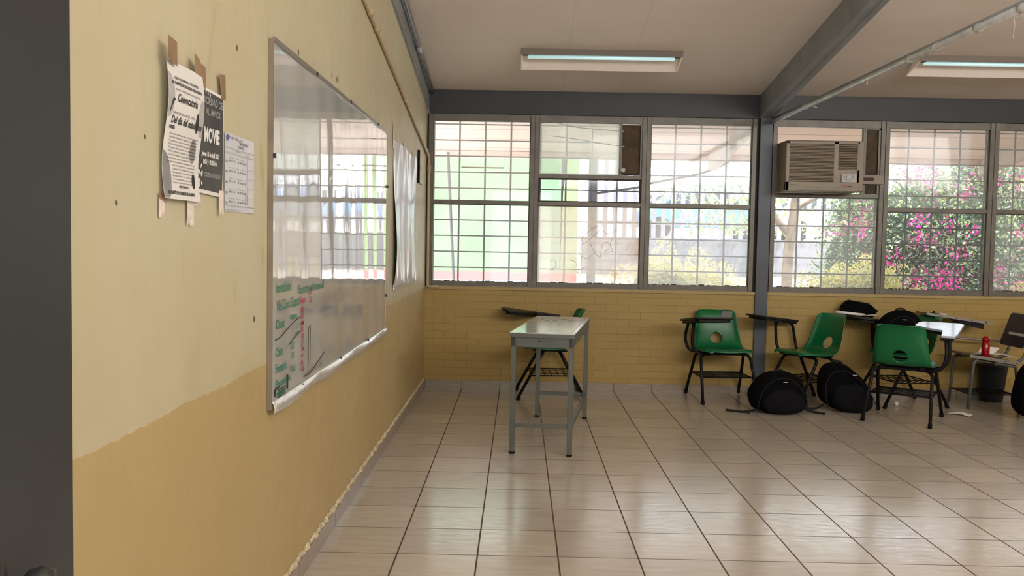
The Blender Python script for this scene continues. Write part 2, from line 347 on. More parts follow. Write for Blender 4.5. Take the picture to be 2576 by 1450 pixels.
# window wall below sill
o=MB().box((0,YW,0),(XR,YW+.14,.862)).build('wall_back',M['brick']); st(o,'low ochre painted brick wall under the windows','wall')
m=MB(); m.cm=0
gx=[.0033+.33*k for k in range(0,28)]
for a,b in zip(gx[:-1],gx[1:]): m.box((max(a,.012)+.0025,YW-.012,0),(b-.0025,YW,.072))
m.cm=1; m.box((.012,YW-.0105,0),(XR,YW,.0715))
o=m.build('baseboard_back',[M['skirt'],bpy.data.materials['dark grout']]); st(o,'beige tile skirting under the brick wall','baseboard')
o=MB().box((0,YW-.012,.862),(XR,YW+.16,.890)).build('trim_3',M['sill'],bevel=.004); st(o,'thin ochre sill ledge above the bricks','sill')
# lintel beam
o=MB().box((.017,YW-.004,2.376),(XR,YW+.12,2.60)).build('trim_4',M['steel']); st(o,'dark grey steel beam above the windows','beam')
# ceiling slab (extends as eaves outside)
m=MB().prism([(-.4,-.15,CZ(-.15)),(-.4,YW+.11,CZ(YW+.11)),(-.4,YW+.11,CZ(YW+.11)+.12),(-.4,-.15,CZ(-.15)+.12)],(0,0,0),(XR+.7,0,0))
o=m.build('ceiling',M['ceiling']); st(o,'sloping pinkish beige ceiling slab','ceiling')
m=MB().prism([(-3,YW+.12,CZ(YW+.12)),(-3,9.9,CZ(9.9)),(-3,9.9,CZ(9.9)+.1),(-3,YW+.12,CZ(YW+.12)+.1)],(0,0,0),(XR+6,0,0))
m.box((-3,9.9,2.20),(XR+3,9.98,2.40)); m.box((-3,9.86,2.235),(XR+3,9.90,2.262))
o=m.build('eaves_roof',M['soffit']); st(o,'peach painted eaves outside above the windows','roof')
m=MB().prism([(-.4,-3,CZ(-.15)),(-.4,-.16,CZ(-.15)),(-.4,-.16,CZ(-.15)+.12),(-.4,-3,CZ(-.15)+.12)],(0,0,0),(XR+.7,0,0))  # unseen slab added to keep sun out of the rear openings
o=m.build('sun_block_roof',M['soffit']); st(o,'unseen roof slab added behind the camera to block sun','roof')
# back (camera side) wall with door opening + clerestory added for sky light, right wall
m=MB(); m.box((0,-.15,0),(.30,0,3.75)); m.box((1.35,-.15,0),(XR,0,2.25)); m.box((.30,-.15,2.15),(1.35,0,3.75)); m.box((1.35,-.15,3.30),(XR,0,3.75))
for x in (1.35,2.85,4.4,5.8,7.3,8.6): m.box((x,-.15,2.25),(x+.12,0,3.30))
o=m.build('wall_front',M['sill']); st(o,'ochre wall with the doorway and high openings','wall')
o=MB().prism([(XR,-.15,0),(XR,YW+.2,0),(XR,YW+.2,CZ(YW+.2)),(XR,-.15,CZ(-.15))],(0,0,0),(.15,0,0)).build('wall_right',M['leftwall']); st(o,'far right classroom wall','wall')
# rafters + columns
for i,x in enumerate((2.845,5.79)):
    m=MB().prism([(x,.0,CZ(0)-.19),(x,YW-.005,CZ(YW)-.19),(x,YW-.005,CZ(YW)+.005),(x,0,CZ(0)+.005)],(0,0,0),(.1,0,0))
    m.prism([(x-.006,.0,CZ(0)-.20),(x-.006,YW-.005,CZ(YW)-.20),(x-.006,YW-.005,CZ(YW)-.19),(x-.006,0,CZ(0)-.19)],(0,0,0),(.112,0,0))
    m.prism([(x+.06,.0,CZ(0)-.206),(x+.06,YW-.005,CZ(YW)-.206),(x+.06,YW-.005,CZ(YW)-.19),(x+.06,0,CZ(0)-.19)],(0,0,0),(.008,0,0))
    o=m.build('ceiling_rafter',M['steel2'],bevel=.003); st(o,['grey steel rafter crossing the ceiling toward the window column','second grey steel rafter beyond the right frame edge'][i],'beam')
    o=MB().box((x+.005,YW-.02,0),(x+.113,YW+.13,2.40)).build('column',M['colsteel'],bevel=.004); st(o,['blue grey steel column between the two window bays','steel column at the end of the second window bay'][i],'column')
    o=MB().prism([(x,YW+.13,CZ(YW)-.21),(x,9.9,CZ(9.9)-.16),(x,9.9,CZ(9.9)),(x,YW+.13,CZ(YW))],(0,0,0),(.1,0,0)).build('eaves_rafter',M['eave']); st(o,['rafter under the outside eaves beyond the middle column','rafter under the outside eaves at the far right'][i],'beam')

# ------------------------------------------------------------------ windows
F0,F1=YW+.012,YW+.052
def window(n,x0,x1,label,up,low,style='std'):
    r=sroot('window_%d'%n,label,'window')
    zt_=2.372; 
    fr=MB(); fr.box((x0-.0365,F0-.012,.893),(x0,F1,zt_)); fr.box((x1,F0-.012,.893),(x1+.0365,F1,zt_))
    fr.box((x0,F0,2.312),(x1,F1,zt_)); fr.box((x0,F0,.893),(x1,F1,.935))
    # inner stop beads
    fr.box((x0,F0+.012,.935),(x0+.008,F1-.01,2.312)); fr.box((x1-.008,F0+.012,.935),(x1,F1-.01,2.312))
    fr.build('frame',M['alu'],r,bevel=.002)
    zr=1.73 if style=='ac' else 1.619
    MB().box((x0,F0-.004,zr-.018),(x1,F1,zr+.018)).box((x0,F0+.01,zr-.024),(x1,F1-.012,zr-.018)).build('rail',M['alu'],r,bevel=.002)
    pu=[(x0,x1,zr+.018,2.312)]
    gz=F0+.024
    if style=='vent':
        MB().box((x0,F0-.002,1.837),(x1,F1,1.871)).build('rail',M['alu'],r,bevel=.002)
        pu=[(x0,1.66,1.871,2.312)]
        MB().box((1.655,F0,1.871),(1.678,F1,2.312)).build('mullion',M['alu'],r)
        MB().box((1.678,gz-.004,1.885),(1.835,gz+.004,2.305)).build('mesh_panel',M['mesh'],r)
        MB().box((1.835,F0,1.871),(x1,F1,2.312)).build('mullion',M['alu'],r)
        # vent sash with dark rounded gasket
        m=MB(); m.box((x0,F0+.004,1.637),(x0+.016,F1-.01,1.837)); m.box((x1-.016,F0+.004,1.637),(x1,F1-.01,1.837)); m.box((x0,F0+.004,1.826),(x1,F1-.01,1.837)); m.box((x0,F0+.004,1.637),(x1,F1-.01,1.645))
        m.build('gasket',M['alud'],r,bevel=.004)
        MB().box((x0+.012,gz-.001,1.645),(x1-.012,gz+.001,1.83)).build('vent_pane',M['glassV'],r)
    if style=='ac':
        pu=[]
        MB().box((3.742,F0,1.748),(3.768,F1,2.312)).build('mullion',M['alu'],r)
        MB().box((3.768,F0,2.30),(x1,F1,2.312)).build('rail',M['alu'],r)
        MB().box((3.768,gz-.003,1.752),(x1-.018,gz+.005,2.308)).build('mesh_panel',M['mesh'],r)
        MB().box((x1-.018,F0,1.748),(x1,F1,2.312)).build('mullion',M['alu'],r)
    for a,b,c,d in pu: MB().box((a+.002,gz-.001,c),(b-.002,gz+.001,d)).build('upper_pane',up,r)
    MB().box((x0+.002,gz-.001,.935),(x1-.002,gz+.001,zr-.018)).build('lower_pane',low,r)
    # rotten putty along the bottom of the panes
    m=MB(); xx=x0+.01
    while xx<x1-.02:
        L=random.uniform(.01,.05); m.box((xx,gz-.012,.930),(min(xx+L,x1),gz-.002,.930+random.uniform(.004,.014))); xx+=L+random.uniform(0,.02)
    m.build('putty',M['alud'],r)
    # security grille outside
    m=MB(); cx=(x0+x1)/2+.026
    for dx in (-.45,-.225,0,.225,.45): m.tube([(cx+dx,YW+.17,.90),(cx+dx,YW+.17,1.73 if style=='ac' else 2.37)],.008,6)
    for k in range(-8,-2 if style=='ac' else 3): m.tube([(cx-.47,YW+.165,2.026+.1395*k),(cx+.47,YW+.165,2.026+.1395*k+random.uniform(-.003,.003))],.0058,6)
    m.build('security_grille',M['grille'],r)
    return r
window(1,.052,.8905,'window nearest the cream wall, looking onto the green building',M['glassA'],M['glassAl'])
window(2,.964,1.8505,'window with brown mesh strip above a stained scribbled lower pane',M['glassB'],M['glassBl'],'vent')
window(3,1.9245,2.792,'milky window just left of the grey column',M['glassC'],M['glassCl'])
window(4,3.004,3.890,'window holding the air conditioner',M['glassC'],M['glassA'],'ac')
window(5,3.966,4.822,'clear window filled with pink bougainvillea',M['glassA'],M['glassE'])
window(6,4.898,5.745,'window at the right frame edge',M['glassA'],M['glassA'])
window(7,5.945,6.800,'window beyond the right frame edge',M['glassX'],M['glassX'])
window(8,6.872,7.730,'second window beyond the right frame edge',M['glassX'],M['glassX'])
window(9,7.802,8.70,'third window beyond the right frame edge',M['glassX'],M['glassX'])
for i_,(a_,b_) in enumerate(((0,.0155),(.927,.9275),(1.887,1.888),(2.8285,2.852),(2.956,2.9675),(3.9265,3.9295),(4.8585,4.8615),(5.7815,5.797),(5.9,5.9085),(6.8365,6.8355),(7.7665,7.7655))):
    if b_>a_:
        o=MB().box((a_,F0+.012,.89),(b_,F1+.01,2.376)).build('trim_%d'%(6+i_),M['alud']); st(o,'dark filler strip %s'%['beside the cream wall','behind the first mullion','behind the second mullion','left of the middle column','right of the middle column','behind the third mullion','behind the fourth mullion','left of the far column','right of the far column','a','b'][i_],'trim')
# scribble scratched on window 2's lower pane
def spl(pts,n=8):
    out=[]; P=[Vector(p) for p in pts]
    for i in range(len(P)-1):
        a,b,c,d=P[max(i-1,0)],P[i],P[i+1],P[min(i+2,len(P)-1)]
        for k in range(n):
            t=k/n; out.append(.5*((2*b)+(-a+c)*t+(2*a-5*b+4*c-d)*t*t+(-a+3*b-3*c+d)*t**3))
    out.append(P[-1]); return out
gl=F0+.02
def sc(l): return [(.812+(1060+x/3.152-1310)/2267*YW+.03, gl, 1.29-(280+z/3.152-607.5-.0185*(1060+x/3.152-1310))/2267*YW) for x,z in l]
m=MB()
for L in ([(1230,1060),(1300,960),(1415,900),(1380,960),(1300,1030),(1240,1080),(1245,1140),(1300,1170),(1370,1110)],
          [(1320,1040),(1350,1110),(1400,1160),(1410,1110),(1420,1060),(1460,1040),(1470,1090),(1430,1120),(1500,1110),(1480,1060),(1500,1010)],
          [(1420,940),(1450,970),(1530,950)],[(1010,1200),(1040,1180),(1050,1230),(1010,1260),(1060,1250)],[(1160,1180),(1210,1200),(1230,1260),(1300,1230)]):
    m.tube(spl(sc(L)),.0016,5)
m.build('scribble',mat('scratched scribble',(.33,.27,.26),.8),bpy.data.objects['window_2'])
# clear plastic strips / strings in window 2's upper pane
m=MB(); m.tube(spl(sc([(955,62),(1060,105),(1250,140),(1565,165)])),.004,5); m.tube(spl(sc([(990,200),(1180,225),(1400,262),(1575,285)])),.003,5)
m.build('plastic_strip',M['white'],bpy.data.objects['window_2'])
m=MB(); m.lathe([(.004,0),(.02,.004),(.024,.02),(.02,.034),(.004,.04)],(0,0,0),12)
o=m.build('catch_knob',mat('crumpled foil wad',(.8,.78,.72),.2,metal=.7,bump=1,bscale=80),bpy.data.objects['window_2'],loc=(1.687,F0-.012,1.915),smooth=True); o.rotation_euler=(PI/2,0,0)
MB().box((.29,YW+.145,1.922),(.665,YW+.157,1.934)).build('brown_bar',mat('plain brown bar',(.45,.33,.16),.7),bpy.data.objects['window_1'])  # thin brown bar set just inside the grille
# ------------------------------------------------------------------ text helper
def textmesh(body,size,width=None,bold=0.0,shear=0):
    c=bpy.data.curves.new('lettering','FONT'); c.body=body; c.size=size; c.offset=bold; c.shear=shear; c.resolution_u=2
    o=bpy.data.objects.new('tmp_text',c); COL.objects.link(o)
    bpy.context.view_layer.update()
    dg=bpy.context.evaluated_depsgraph_get(); me=bpy.data.meshes.new_from_object(o.evaluated_get(dg))
    vs=[v.co.copy() for v in me.vertices]; fs=[tuple(p.vertices) for p in me.polygons]
    bpy.data.objects.remove(o); bpy.data.curves.remove(c); bpy.data.meshes.remove(me)
    if width and vs:
        w=max(v.x for v in vs)-min(v.x for v in vs)
        if w>0:
            k=width/w
            for v in vs: v.x*=k
    return vs,fs
def wtext(m,body,y,z,size,width=None,fx=lambda y,z:.004,bold=0,rise=0,shear=0):  # on the left wall: text x -> +y
    vs,fs=textmesh(body,size,width,bold,shear)
    m.add([Vector((fx(y+v.x,z+v.y),y+v.x,z+v.y+rise*v.x)) for v in vs],fs)

# ------------------------------------------------------------------ whiteboard
bx=.014
wb=thing('whiteboard','large glossy whiteboard with faded marker notes on the cream wall','whiteboard',(0,4.15,1.32))
wb.location=(0,0,0)
y0,y1,z0,z1=2.900,5.39,.735,1.915
def bsurf(u,v):
    yy=y0+u*(y1-y0); zz=z0+v*(z1-z0)
    return Vector((bx+.0018*math.sin(yy*7+1)+.0010*math.sin(yy*19+zz*2), yy, zz))
MB().grid(bsurf,120,24).build('writing_surface',M['board'],wb,smooth=True)
MB().box((.001,y0+.012,z0+.01),(bx-.006,y1-.01,z1-.01)).build('backing',M['boardside'],wb)
MB().box((.001,y0-.004,z0-.01),(bx+.003,y0+.004,z1+.006)).build('side_frame',M['boardside'],wb)
MB().box((bx-.003,y0,z1-.004),(bx+.006,y1,z1+.012)).build('top_frame',M['alum'],wb)
MB().box((bx-.004,y1-.004,z0),(bx+.003,y1+.006,z1+.004)).build('side_frame',M['alum'],wb)
def curl(u,v):  # peeling silver lower edge, bulging outward between the nails
    yy=y0-.0+u*(y1+.03-y0); s=abs(math.sin((u*3.1+.15)*PI))
    bulge=.005+.009*s*(1-.3*u)
    a=v*PI*.8
    return Vector((bx+.003+bulge*math.sin(a), yy, z0+.018-.036*v-.006*math.sin(u*23)*v-.006*s*v))
MB().grid(curl,90,8).build('curled_bottom_edge',M['foil'],wb,smooth=True,solid=.0015)
m=MB()
for yy,zz in ((3.30,.742),(4.02,.748),(4.75,.752),(3.5,z1+.004),(4.2,z1+.004),(5.0,z1+.004),(y0+.005,1.55),(y1,1.6),(y1,.95)):
    MB().box((bx+.001,yy-.007,zz-.007),(bx+.010,yy+.007,zz+.007)).build('nail',M['mblk'],wb)
fxb=lambda y,z: bx+.0042
for t,y,z,s,w in (('inercialidad',2.94,1.105,.05,.20),('Función inferencial',3.24,1.085,.045,.42),('Vel Con Const',2.95,1.045,.05,.30),('Clase',2.94,.985,.045,.11),('Cara',2.94,.893,.045,.085),('Frecuencia',2.94,.838,.045,.14),('Frecuencia',2.94,.79,.035,.20),('relativa',2.94,.757,.035,.12),('marca',3.13,1.000,.034,.09),('12\n13',3.14,.895,.034,.035),('Total',3.13,.815,.034,.07)):
    m=MB(); wtext(m,t,y,z,s,w,fxb,.0006,shear=.1); m.build('green_word',M['mgreen'],wb)
m=MB(); wtext(m,'Grupo',3.26,1.048,.036,.09,fxb,.0008); m.build('red_word',M['mred'],wb); m=MB(); wtext(m,'2.0\n 12',3.40,1.075,.034,.05,fxb,.0006); m.build('red_word',M['mred'],wb); m=MB()
for k,t in enumerate(['E1','25','M','B7','13','C1','14','+1','A','12']): wtext(m,t,3.29,1.015-k*.0245,.026,.035,fxb,.0008)
m.build('red_column',M['mred'],wb)
m=MB()
def stroke(pts,r=.0016): m.tube([Vector((bx+.004,a,b)) for a,b in spl([(p[0],p[1],0) for p in pts]) ] if False else [Vector((bx+.004,q.x,q.y)) for q in spl([(p[0],p[1],0) for p in pts])],r,5)
stroke([(2.93,.951),(3.0,.955),(3.15,.985),(3.27,1.0)]); stroke([(3.11,.915),(3.2,.935),(3.27,.948)]); stroke([(3.33,.772),(3.45,.775),(3.69,.822)]); 
stroke([(3.40,.948),(3.395,.80)],.001); stroke([(3.43,.955),(3.425,.80)],.001); stroke([(3.40,.948),(3.43,.955)],.001)
stroke([(3.09,.815),(3.09,.765)],.003); stroke([(2.93,.785),(2.93,.765)],.003); stroke([(2.93,.785),(2.98,.79)],.003)
for k,t in enumerate(['Nombre','fecha y grupo','tarea final']): wtext(m,t,2.97,.776-k*.012,.012,.1,fxb,.0003)
m.build('black_handwriting',M['mblk'],wb)
m=MB(); wtext(m,'- 2 1 5 0\n 1 2 8 0',3.14,.962,.03,.13,fxb); m.build('faded_handwriting',M['mgrn2'],wb); m=MB(); wtext(m,'10 12 15 22',3.35,.762,.03,.28,fxb,rise=.04)
m.build('faded_handwriting',M['mgrn2'],wb)
tag(wb,wb['label'],'whiteboard')

# ------------------------------------------------------------------ posters
def wav(y,z):  # profile of the bowed left flyer
    t=(1.685-z)/.315
    return .016+.008*math.sin(t*PI*1.9+.2)+.003*math.sin((y-2.02)*9)
p1=thing('poster','tall white bowed flyer headed Convocatoria with grey circles','poster',group=None)
P1=(2.022,2.243,1.372,1.683)
def sheet(name,mat_,par,P,fx,off=0,nu=12,nv=24,slant=0):
    a,b,c,d=P
    return MB().grid(lambda u,v: Vector((fx(a+u*(b-a),c+v*(d-c))+off,a+u*(b-a),c+v*(d-c)-slant*u)),nu,nv).build(name,mat_,par,smooth=True)
sheet('paper',M['paper'],p1,P1,wav)
def disc(m,yc,zc,ry,rz,fx,off,clipP=None,n=26):
    pts=[]
    for k in range(n):
        a=2*PI*k/n; yy=yc+ry*math.cos(a); zz=zc+rz*math.sin(a)
        if clipP: yy=min(max(yy,clipP[0]+.002),clipP[1]-.002); zz=min(max(zz,clipP[2]+.002),clipP[3]-.002)
        pts.append((yy,zz))
    yc=sum(p[0] for p in pts)/n; zc=sum(p[1] for p in pts)/n
    rings=4; vs=[Vector((fx(yc,zc)+off,yc,zc))]; fs=[]
    for r in range(1,rings+1):
        for (yy,zz) in pts:
            q=(yc+(yy-yc)*r/rings, zc+(zz-zc)*r/rings); vs.append(Vector((fx(*q)+off,*q)))
    for k in range(n): fs.append((0,1+k,1+(k+1)%n))
    for r in range(rings-1):
        for k in range(n): fs.append((1+r*n+k,1+(r+1)*n+k,1+(r+1)*n+(k+1)%n,1+r*n+(k+1)%n))
    m.add(vs,fs)
for A_ in ((2.028,1.605,.028,.05,0),(2.235,1.575,.03,.045,0),(2.195,1.492,.020,.030,1),(2.018,1.42,.052,.062,1)):
    m=MB(); disc(m,*A_[:4],wav,.0006,P1); m.build('printed_circle',M['paperg' if A_[4] else 'paperl'],p1)

m=MB(); disc(m,2.2,1.56,.010,.024,wav,.0008); disc(m,2.205,1.42,.011,.018,wav,.0008,P1)
m.tube([Vector((wav(y,z)+.001,y,z)) for y,z in ((2.033,1.568),(2.045,1.592),(2.05,1.598))],[.0012,.004],5)
m.build('printed_microphone',M['ink'],p1)
m=MB(); f1=lambda y,z: wav(y,z)+.0012
wtext(m,'12 DE DICIEMBRE / DOCENTES',2.05,1.644,.008,.15,f1,.0002); wtext(m,'EL COMITÉ DE SOCIEDAD DE ALUMNOS',2.04,1.632,.009,.185,f1,.0004)
wtext(m,'INVITA A PARTICIPAR EN LA ELECCIÓN',2.06,1.619,.007,.15,f1); wtext(m,'Convocatoria',2.07,1.595,.027,.12,f1,.0006,shear=.3)
wtext(m,'CANTANTES A NIVEL Y MÁS',2.05,1.566,.008,.13,f1); wtext(m,'Del día del estudiante',2.045,1.545,.024,.185,f1,.0006,shear=.3); wtext(m,'BASES:',2.04,1.532,.010,.03,f1,.0005)
for k in range(15):
    wtext(m,random.choice(['Podrán participar todos los alumnos inscritos','Los interesados deberán registrarse con tiempo','El jurado calificará voz, ritmo y presencia','La fecha límite de registro será anunciada','Se premiará a los tres primeros lugares']),2.048+(.03 if k>8 else 0),1.519-k*.0078,.006,random.choice([.16,.17,.13,.165])-(.03 if k>8 else 0),f1)
wtext(m,'ATENTAMENTE',2.11,1.400,.008,.06,f1,.0002); wtext(m,'EL COMITÉ DE SOCIEDAD DE ALUMNOS',2.045,1.384,.010,.16,f1,.0005)
m.build('lettering',M['ink'],p1)
def tape(name,pts,mt,par=None,x=.004,label=None):
    o=MB().prism([(x,a,b) for a,b in pts],(0,0,0),(.0012,0,0)).build(name,mt,par); return o
tape('tape',[(2.008,1.731),(2.058,1.726),(2.060,1.672),(2.030,1.675),(2.008,1.684)],M['tape'],p1,.028)
tape('tape',[(2.016,1.384),(2.055,1.380),(2.052,1.362),(2.016,1.370)],M['tape'],p1,.005)
def torn(a,b,c,d,par,x=.004):
    pts=[(a,d),(b,d)]; n=7
    for k in range(n,-1,-1):
        pts.append((a+(b-a)*k/n, c+random.uniform(0,.3)*(d-c)*(.2 if k%2 else 1.6)))
    tape('tape_residue',pts,M['tapew'],par,x)
torn(2.014,2.045,1.325,1.372,p1); torn(2.18,2.225,1.310,1.380,p1,.006); torn(2.226,2.245,1.36,1.42,p1,.006)
p2=thing('poster','charcoal movie night poster reading MOVIE, half behind the bowed flyer','poster')
P2=(2.236,2.436,1.398,1.668)
fx2=lambda y,z: .004+.004*math.sin((z-1.4)*9)*(y-2.236)/.2+.003
sheet('paper',M['paper'],p2,P2,fx2,slant=.006)
sheet('charcoal_print',M['paperb'],p2,(2.238,2.430,1.408,1.660),fx2,.0008,slant=.006)
m=MB(); f2=lambda y,z: fx2(y,z)+.002
wtext(m,'MOVIE',2.288,1.530,.050,.11,f2,.0022); wtext(m,'Jueves 10 de abril 2025',2.272,1.492,.017,.125,f2,.0007); wtext(m,'8:00 y 10:00 hrs',2.282,1.472,.017,.10,f2,.0006)
m.build('white_lettering',M['inkw'],p2)
m=MB(); wtext(m,'SOCIEDAD DE',2.268,1.625,.026,.155,f2,.0007); wtext(m,'ALUMNOS',2.30,1.598,.024,.105,f2,.0005); wtext(m,'COOPERACIÓN $20.00',2.285,1.440,.016,.125,f2,.0006)
m.build('faded_lettering',M['inkdim'],p2)
m=MB()
for k in range(16):
    yy=2.258+random.uniform(-.014,.016); zz=1.432+random.uniform(-.018,.02)
    disc(m,yy,zz,.005,.0045,f2,.0003,n=8)
for yy,zz in ((2.262,1.462),(2.270,1.466),(2.25,1.635),(2.264,1.628),(2.256,1.615),(2.30,1.655),(2.315,1.652),(2.33,1.65)): disc(m,yy,zz,.0035,.005,f2,.0003,n=7)
m.build('printed_popcorn',M['inkw'],p2)
tape('tape',[(2.193,1.728),(2.226,1.718),(2.230,1.712),(2.266,1.708),(2.268,1.655),(2.240,1.660),(2.193,1.684)],M['tape'],p2,.020)
tape('tape',[(2.402,1.716),(2.448,1.722),(2.452,1.655),(2.420,1.652)],M['tape'],p2,.010)
torn(2.405,2.440,1.345,1.41,p2,.009)
p3=thing('timetable','pale blue printed class timetable sheet nearest the whiteboard','poster')
P3=(2.466,2.734,1.358,1.574)
f3=lambda y,z:.003+.002*math.sin(y*14)
sheet('paper',M['bluepaper'],p3,P3,f3)
m=MB(); g3=lambda y,z:f3(y,z)+.0014
wtext(m,'ESC. SEC. GRAL. No. 1',2.50,1.561,.009,.13,g3,.0003); wtext(m,'"MATUTINO"',2.60,1.551,.011,.08,g3,.0004); wtext(m,'Horario 2B',2.59,1.541,.010,.05,g3,.0004)
wtext(m,'GRUPO',2.57,1.527,.006,.03,g3); wtext(m,'ASESOR',2.66,1.523,.006,.03,g3)
rows=[1.497,1.469,1.440,1.411,1.383]; days=['LUN','MAR','MIÉ','JUE','VIE']
for r,(z,d) in enumerate(zip(rows,days)):
    wtext(m,d,2.474,z-.004,.008,.018,g3,.0003)
    for c,yy in enumerate((2.508,2.528,2.55,2.586,2.606,2.626,2.648)):
        wtext(m,random.choice(['M2','ES','CN','IN','HI','ED']),yy,z,.007,.011,g3,.0004)
    wtext(m,'español   matemáticas',2.505,z+.010,.004,.14,g3)
for z,a,b in ((1.533,2.468,2.73),(1.519,2.468,2.732),(1.374,2.468,2.73),(1.362,2.468,2.60)):
    m.box((.0062,a,z),(.0066,b,z+.001))
for z in rows[:-1]: m.box((.0062,2.662,z-.012),(.0065,2.728,z-.0115))
m.box((.0062,2.658,1.38),(.0066,2.6595,1.515)); m.box((.0062,2.657,1.38),(.0067,2.662,1.41))
m.build('lettering',M['inkg'],p3)
tape('printed_emblem',[(2.478,1.568),(2.488,1.568),(2.488,1.552),(2.478,1.552)],M['inkblue'],p3,.0062)
# ------------------------------------------------------------------ shiny plastic sheet by the corner
fs_=thing('plastic_sheet','shiny white plastic sheet hanging in folds between whiteboard and window','sheet')
def film(u,v):
    yy=5.75+u*1.14; zz=.99+v*.925-.012*u
    ph=u*34+2.2*math.sin(v*2.6)+v*2
    amp=.005+.007*abs(v-.5)
    x=.020+amp*math.sin(ph)+.010*math.sin(u*9+v*5)+.006*math.sin(u*60)*(v>.8)*(v-.8)*5
    return Vector((max(x-.006,.003),yy+.01*math.sin(v*6),zz))
MB().grid(film,150,50).build('film',M['film'],fs_,smooth=True)
MB().box((.004,5.78,.965),(.012,6.86,.995)).build('silver_tape',M['foil'],fs_)
for a,b,c,d in ((5.70,5.76,1.86,2.02),(6.22,6.30,1.885,1.95),(6.75,6.79,1.88,1.95)):
    MB().prism([(.004,a,c),(.004,b,c),(.004,b-.01,d),(.004,a+.02,d+.01)],(0,0,0),(.002,0,0)).build('tape',M['tapew'],fs_)
# wall box near corner
wbx=thing('wall_plate','narrow cream painted wall plate with dark slit beside the corner','wall plate')
MB().box((0,7.13,1.735),(.012,7.40,1.985)).build('plate',M['cream'],wbx,bevel=.003)
MB().box((0,7.10,1.735),(.016,7.135,1.99)).build('dark_slit',M['rubber'],wbx)
MB().box((.012,7.20,1.85),(.016,7.23,1.875)).build('catch',M['alu'],wbx)
# ------------------------------------------------------------------ conduits
c1=thing('wall_conduit','cream painted conduit running down the left wall into the window corner','conduit')
path=[(.016,-.0,3.155),(.016,7.72,2.018),(.022,7.765,1.99),(.024,7.768,.90),(.03,7.768,.885),(.12,7.768,.885)]
MB().tube(path,.0125,10,rb=.04).build('pipe',M['cream'],c1,smooth=True)
for y in (4.73,4.95,6.20,7.3):
    z=3.155-.1473*y
    MB().tube([(.016,y-.025,z+.0037),(.016,y+.025,z-.0037)],.017,10).build('coupling',M['cream'],c1,smooth=True)
MB().tube([(.024,7.768,1.93),(.024,7.768,1.86)],.017,10).build('coupling',M['cream'],c1,smooth=True)
c2=thing('ceiling_conduit','thin grey conduit tucked along the corner of ceiling and cream wall','conduit')
MB().tube([(.045,0,CZ(0)-.028),(.045,YW-.02,CZ(YW)-.028)],.015,8).build('pipe',M['steel2'],c2,smooth=True)
for y in (6.75,3.5): MB().tube([(.045,y-.05,CZ(y-.05)-.028),(.045,y+.05,CZ(y+.05)-.028)],.021,8).build('coupling',M['metalpipe'],c2,smooth=True)
c3=thing('hanging_conduit','pale metal conduit running from the window column across the ceiling at right','conduit')
MB().tube([(2.945,7.765,2.345),(3.02,3.4,2.362)],.017,12).build('pipe',M['metalpipe'],c3,smooth=True)
MB().tube([(2.965,7.765,2.372),(3.045,3.4,2.392)],.015,12).build('pipe',M['steel2'],c3,smooth=True)
for y in (6.9,5.15,4.85,4.42,4.05):
    t=(7.765-y)/(7.765-3.4); MB().tube([(2.945+.075*t,y-.02,2.345+.017*t),(2.945+.075*t,y+.02,2.345+.017*t)],.021,12).build('coupling',M['metalpipe'],c3,smooth=True)
m=MB(); t=.85; m.tube([(3.01,4.12,2.34),(3.012,4.11,2.30),(3.008,4.115,2.24)],.0015,4); m.tube([(3.01,4.12,2.34),(3.04,4.10,2.325),(3.03,4.09,2.34)],.0015,4); m.tube([(2.965,6.75,2.33),(2.985,6.73,2.315)],.006,5); m.tube([(2.98,5.75,2.335),(2.98,5.75,2.315)],.003,5)
m.build('wire_tie',M['metalpipe'],c3)
# ------------------------------------------------------------------ light fixtures
def lamp(x0,label):
    t=thing('light_fixture',label,'ceiling light',(x0,0,0),group='fluorescent ceiling fixtures')
    L=1.205; ya,yb=6.79,6.975
    a=lambda y,d: CZ(y)-d
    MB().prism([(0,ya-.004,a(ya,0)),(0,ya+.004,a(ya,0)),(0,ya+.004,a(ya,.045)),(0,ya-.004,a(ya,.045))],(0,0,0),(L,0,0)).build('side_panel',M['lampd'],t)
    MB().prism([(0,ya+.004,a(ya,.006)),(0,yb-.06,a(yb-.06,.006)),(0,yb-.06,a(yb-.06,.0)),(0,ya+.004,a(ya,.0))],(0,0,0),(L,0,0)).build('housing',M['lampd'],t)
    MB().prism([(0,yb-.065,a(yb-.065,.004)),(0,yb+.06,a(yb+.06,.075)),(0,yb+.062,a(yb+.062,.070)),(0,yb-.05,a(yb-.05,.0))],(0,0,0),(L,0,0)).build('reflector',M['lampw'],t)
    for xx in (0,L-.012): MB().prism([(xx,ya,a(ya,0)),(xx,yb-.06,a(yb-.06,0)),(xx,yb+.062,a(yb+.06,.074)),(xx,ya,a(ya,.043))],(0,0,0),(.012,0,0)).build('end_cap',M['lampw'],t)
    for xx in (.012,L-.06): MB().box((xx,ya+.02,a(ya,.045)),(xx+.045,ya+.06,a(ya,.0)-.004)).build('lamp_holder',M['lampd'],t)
    yt=ya+.052; MB().tube([(.05,yt,a(yt,.042)),(L-.055,yt,a(yt,.042))],.015,12).build('fluorescent_tube',M['tube'],t,smooth=True)
    return t
lamp(.797,'fluorescent fixture over the left part of the room')
lamp(3.757,'fluorescent fixture cut by the right frame edge')

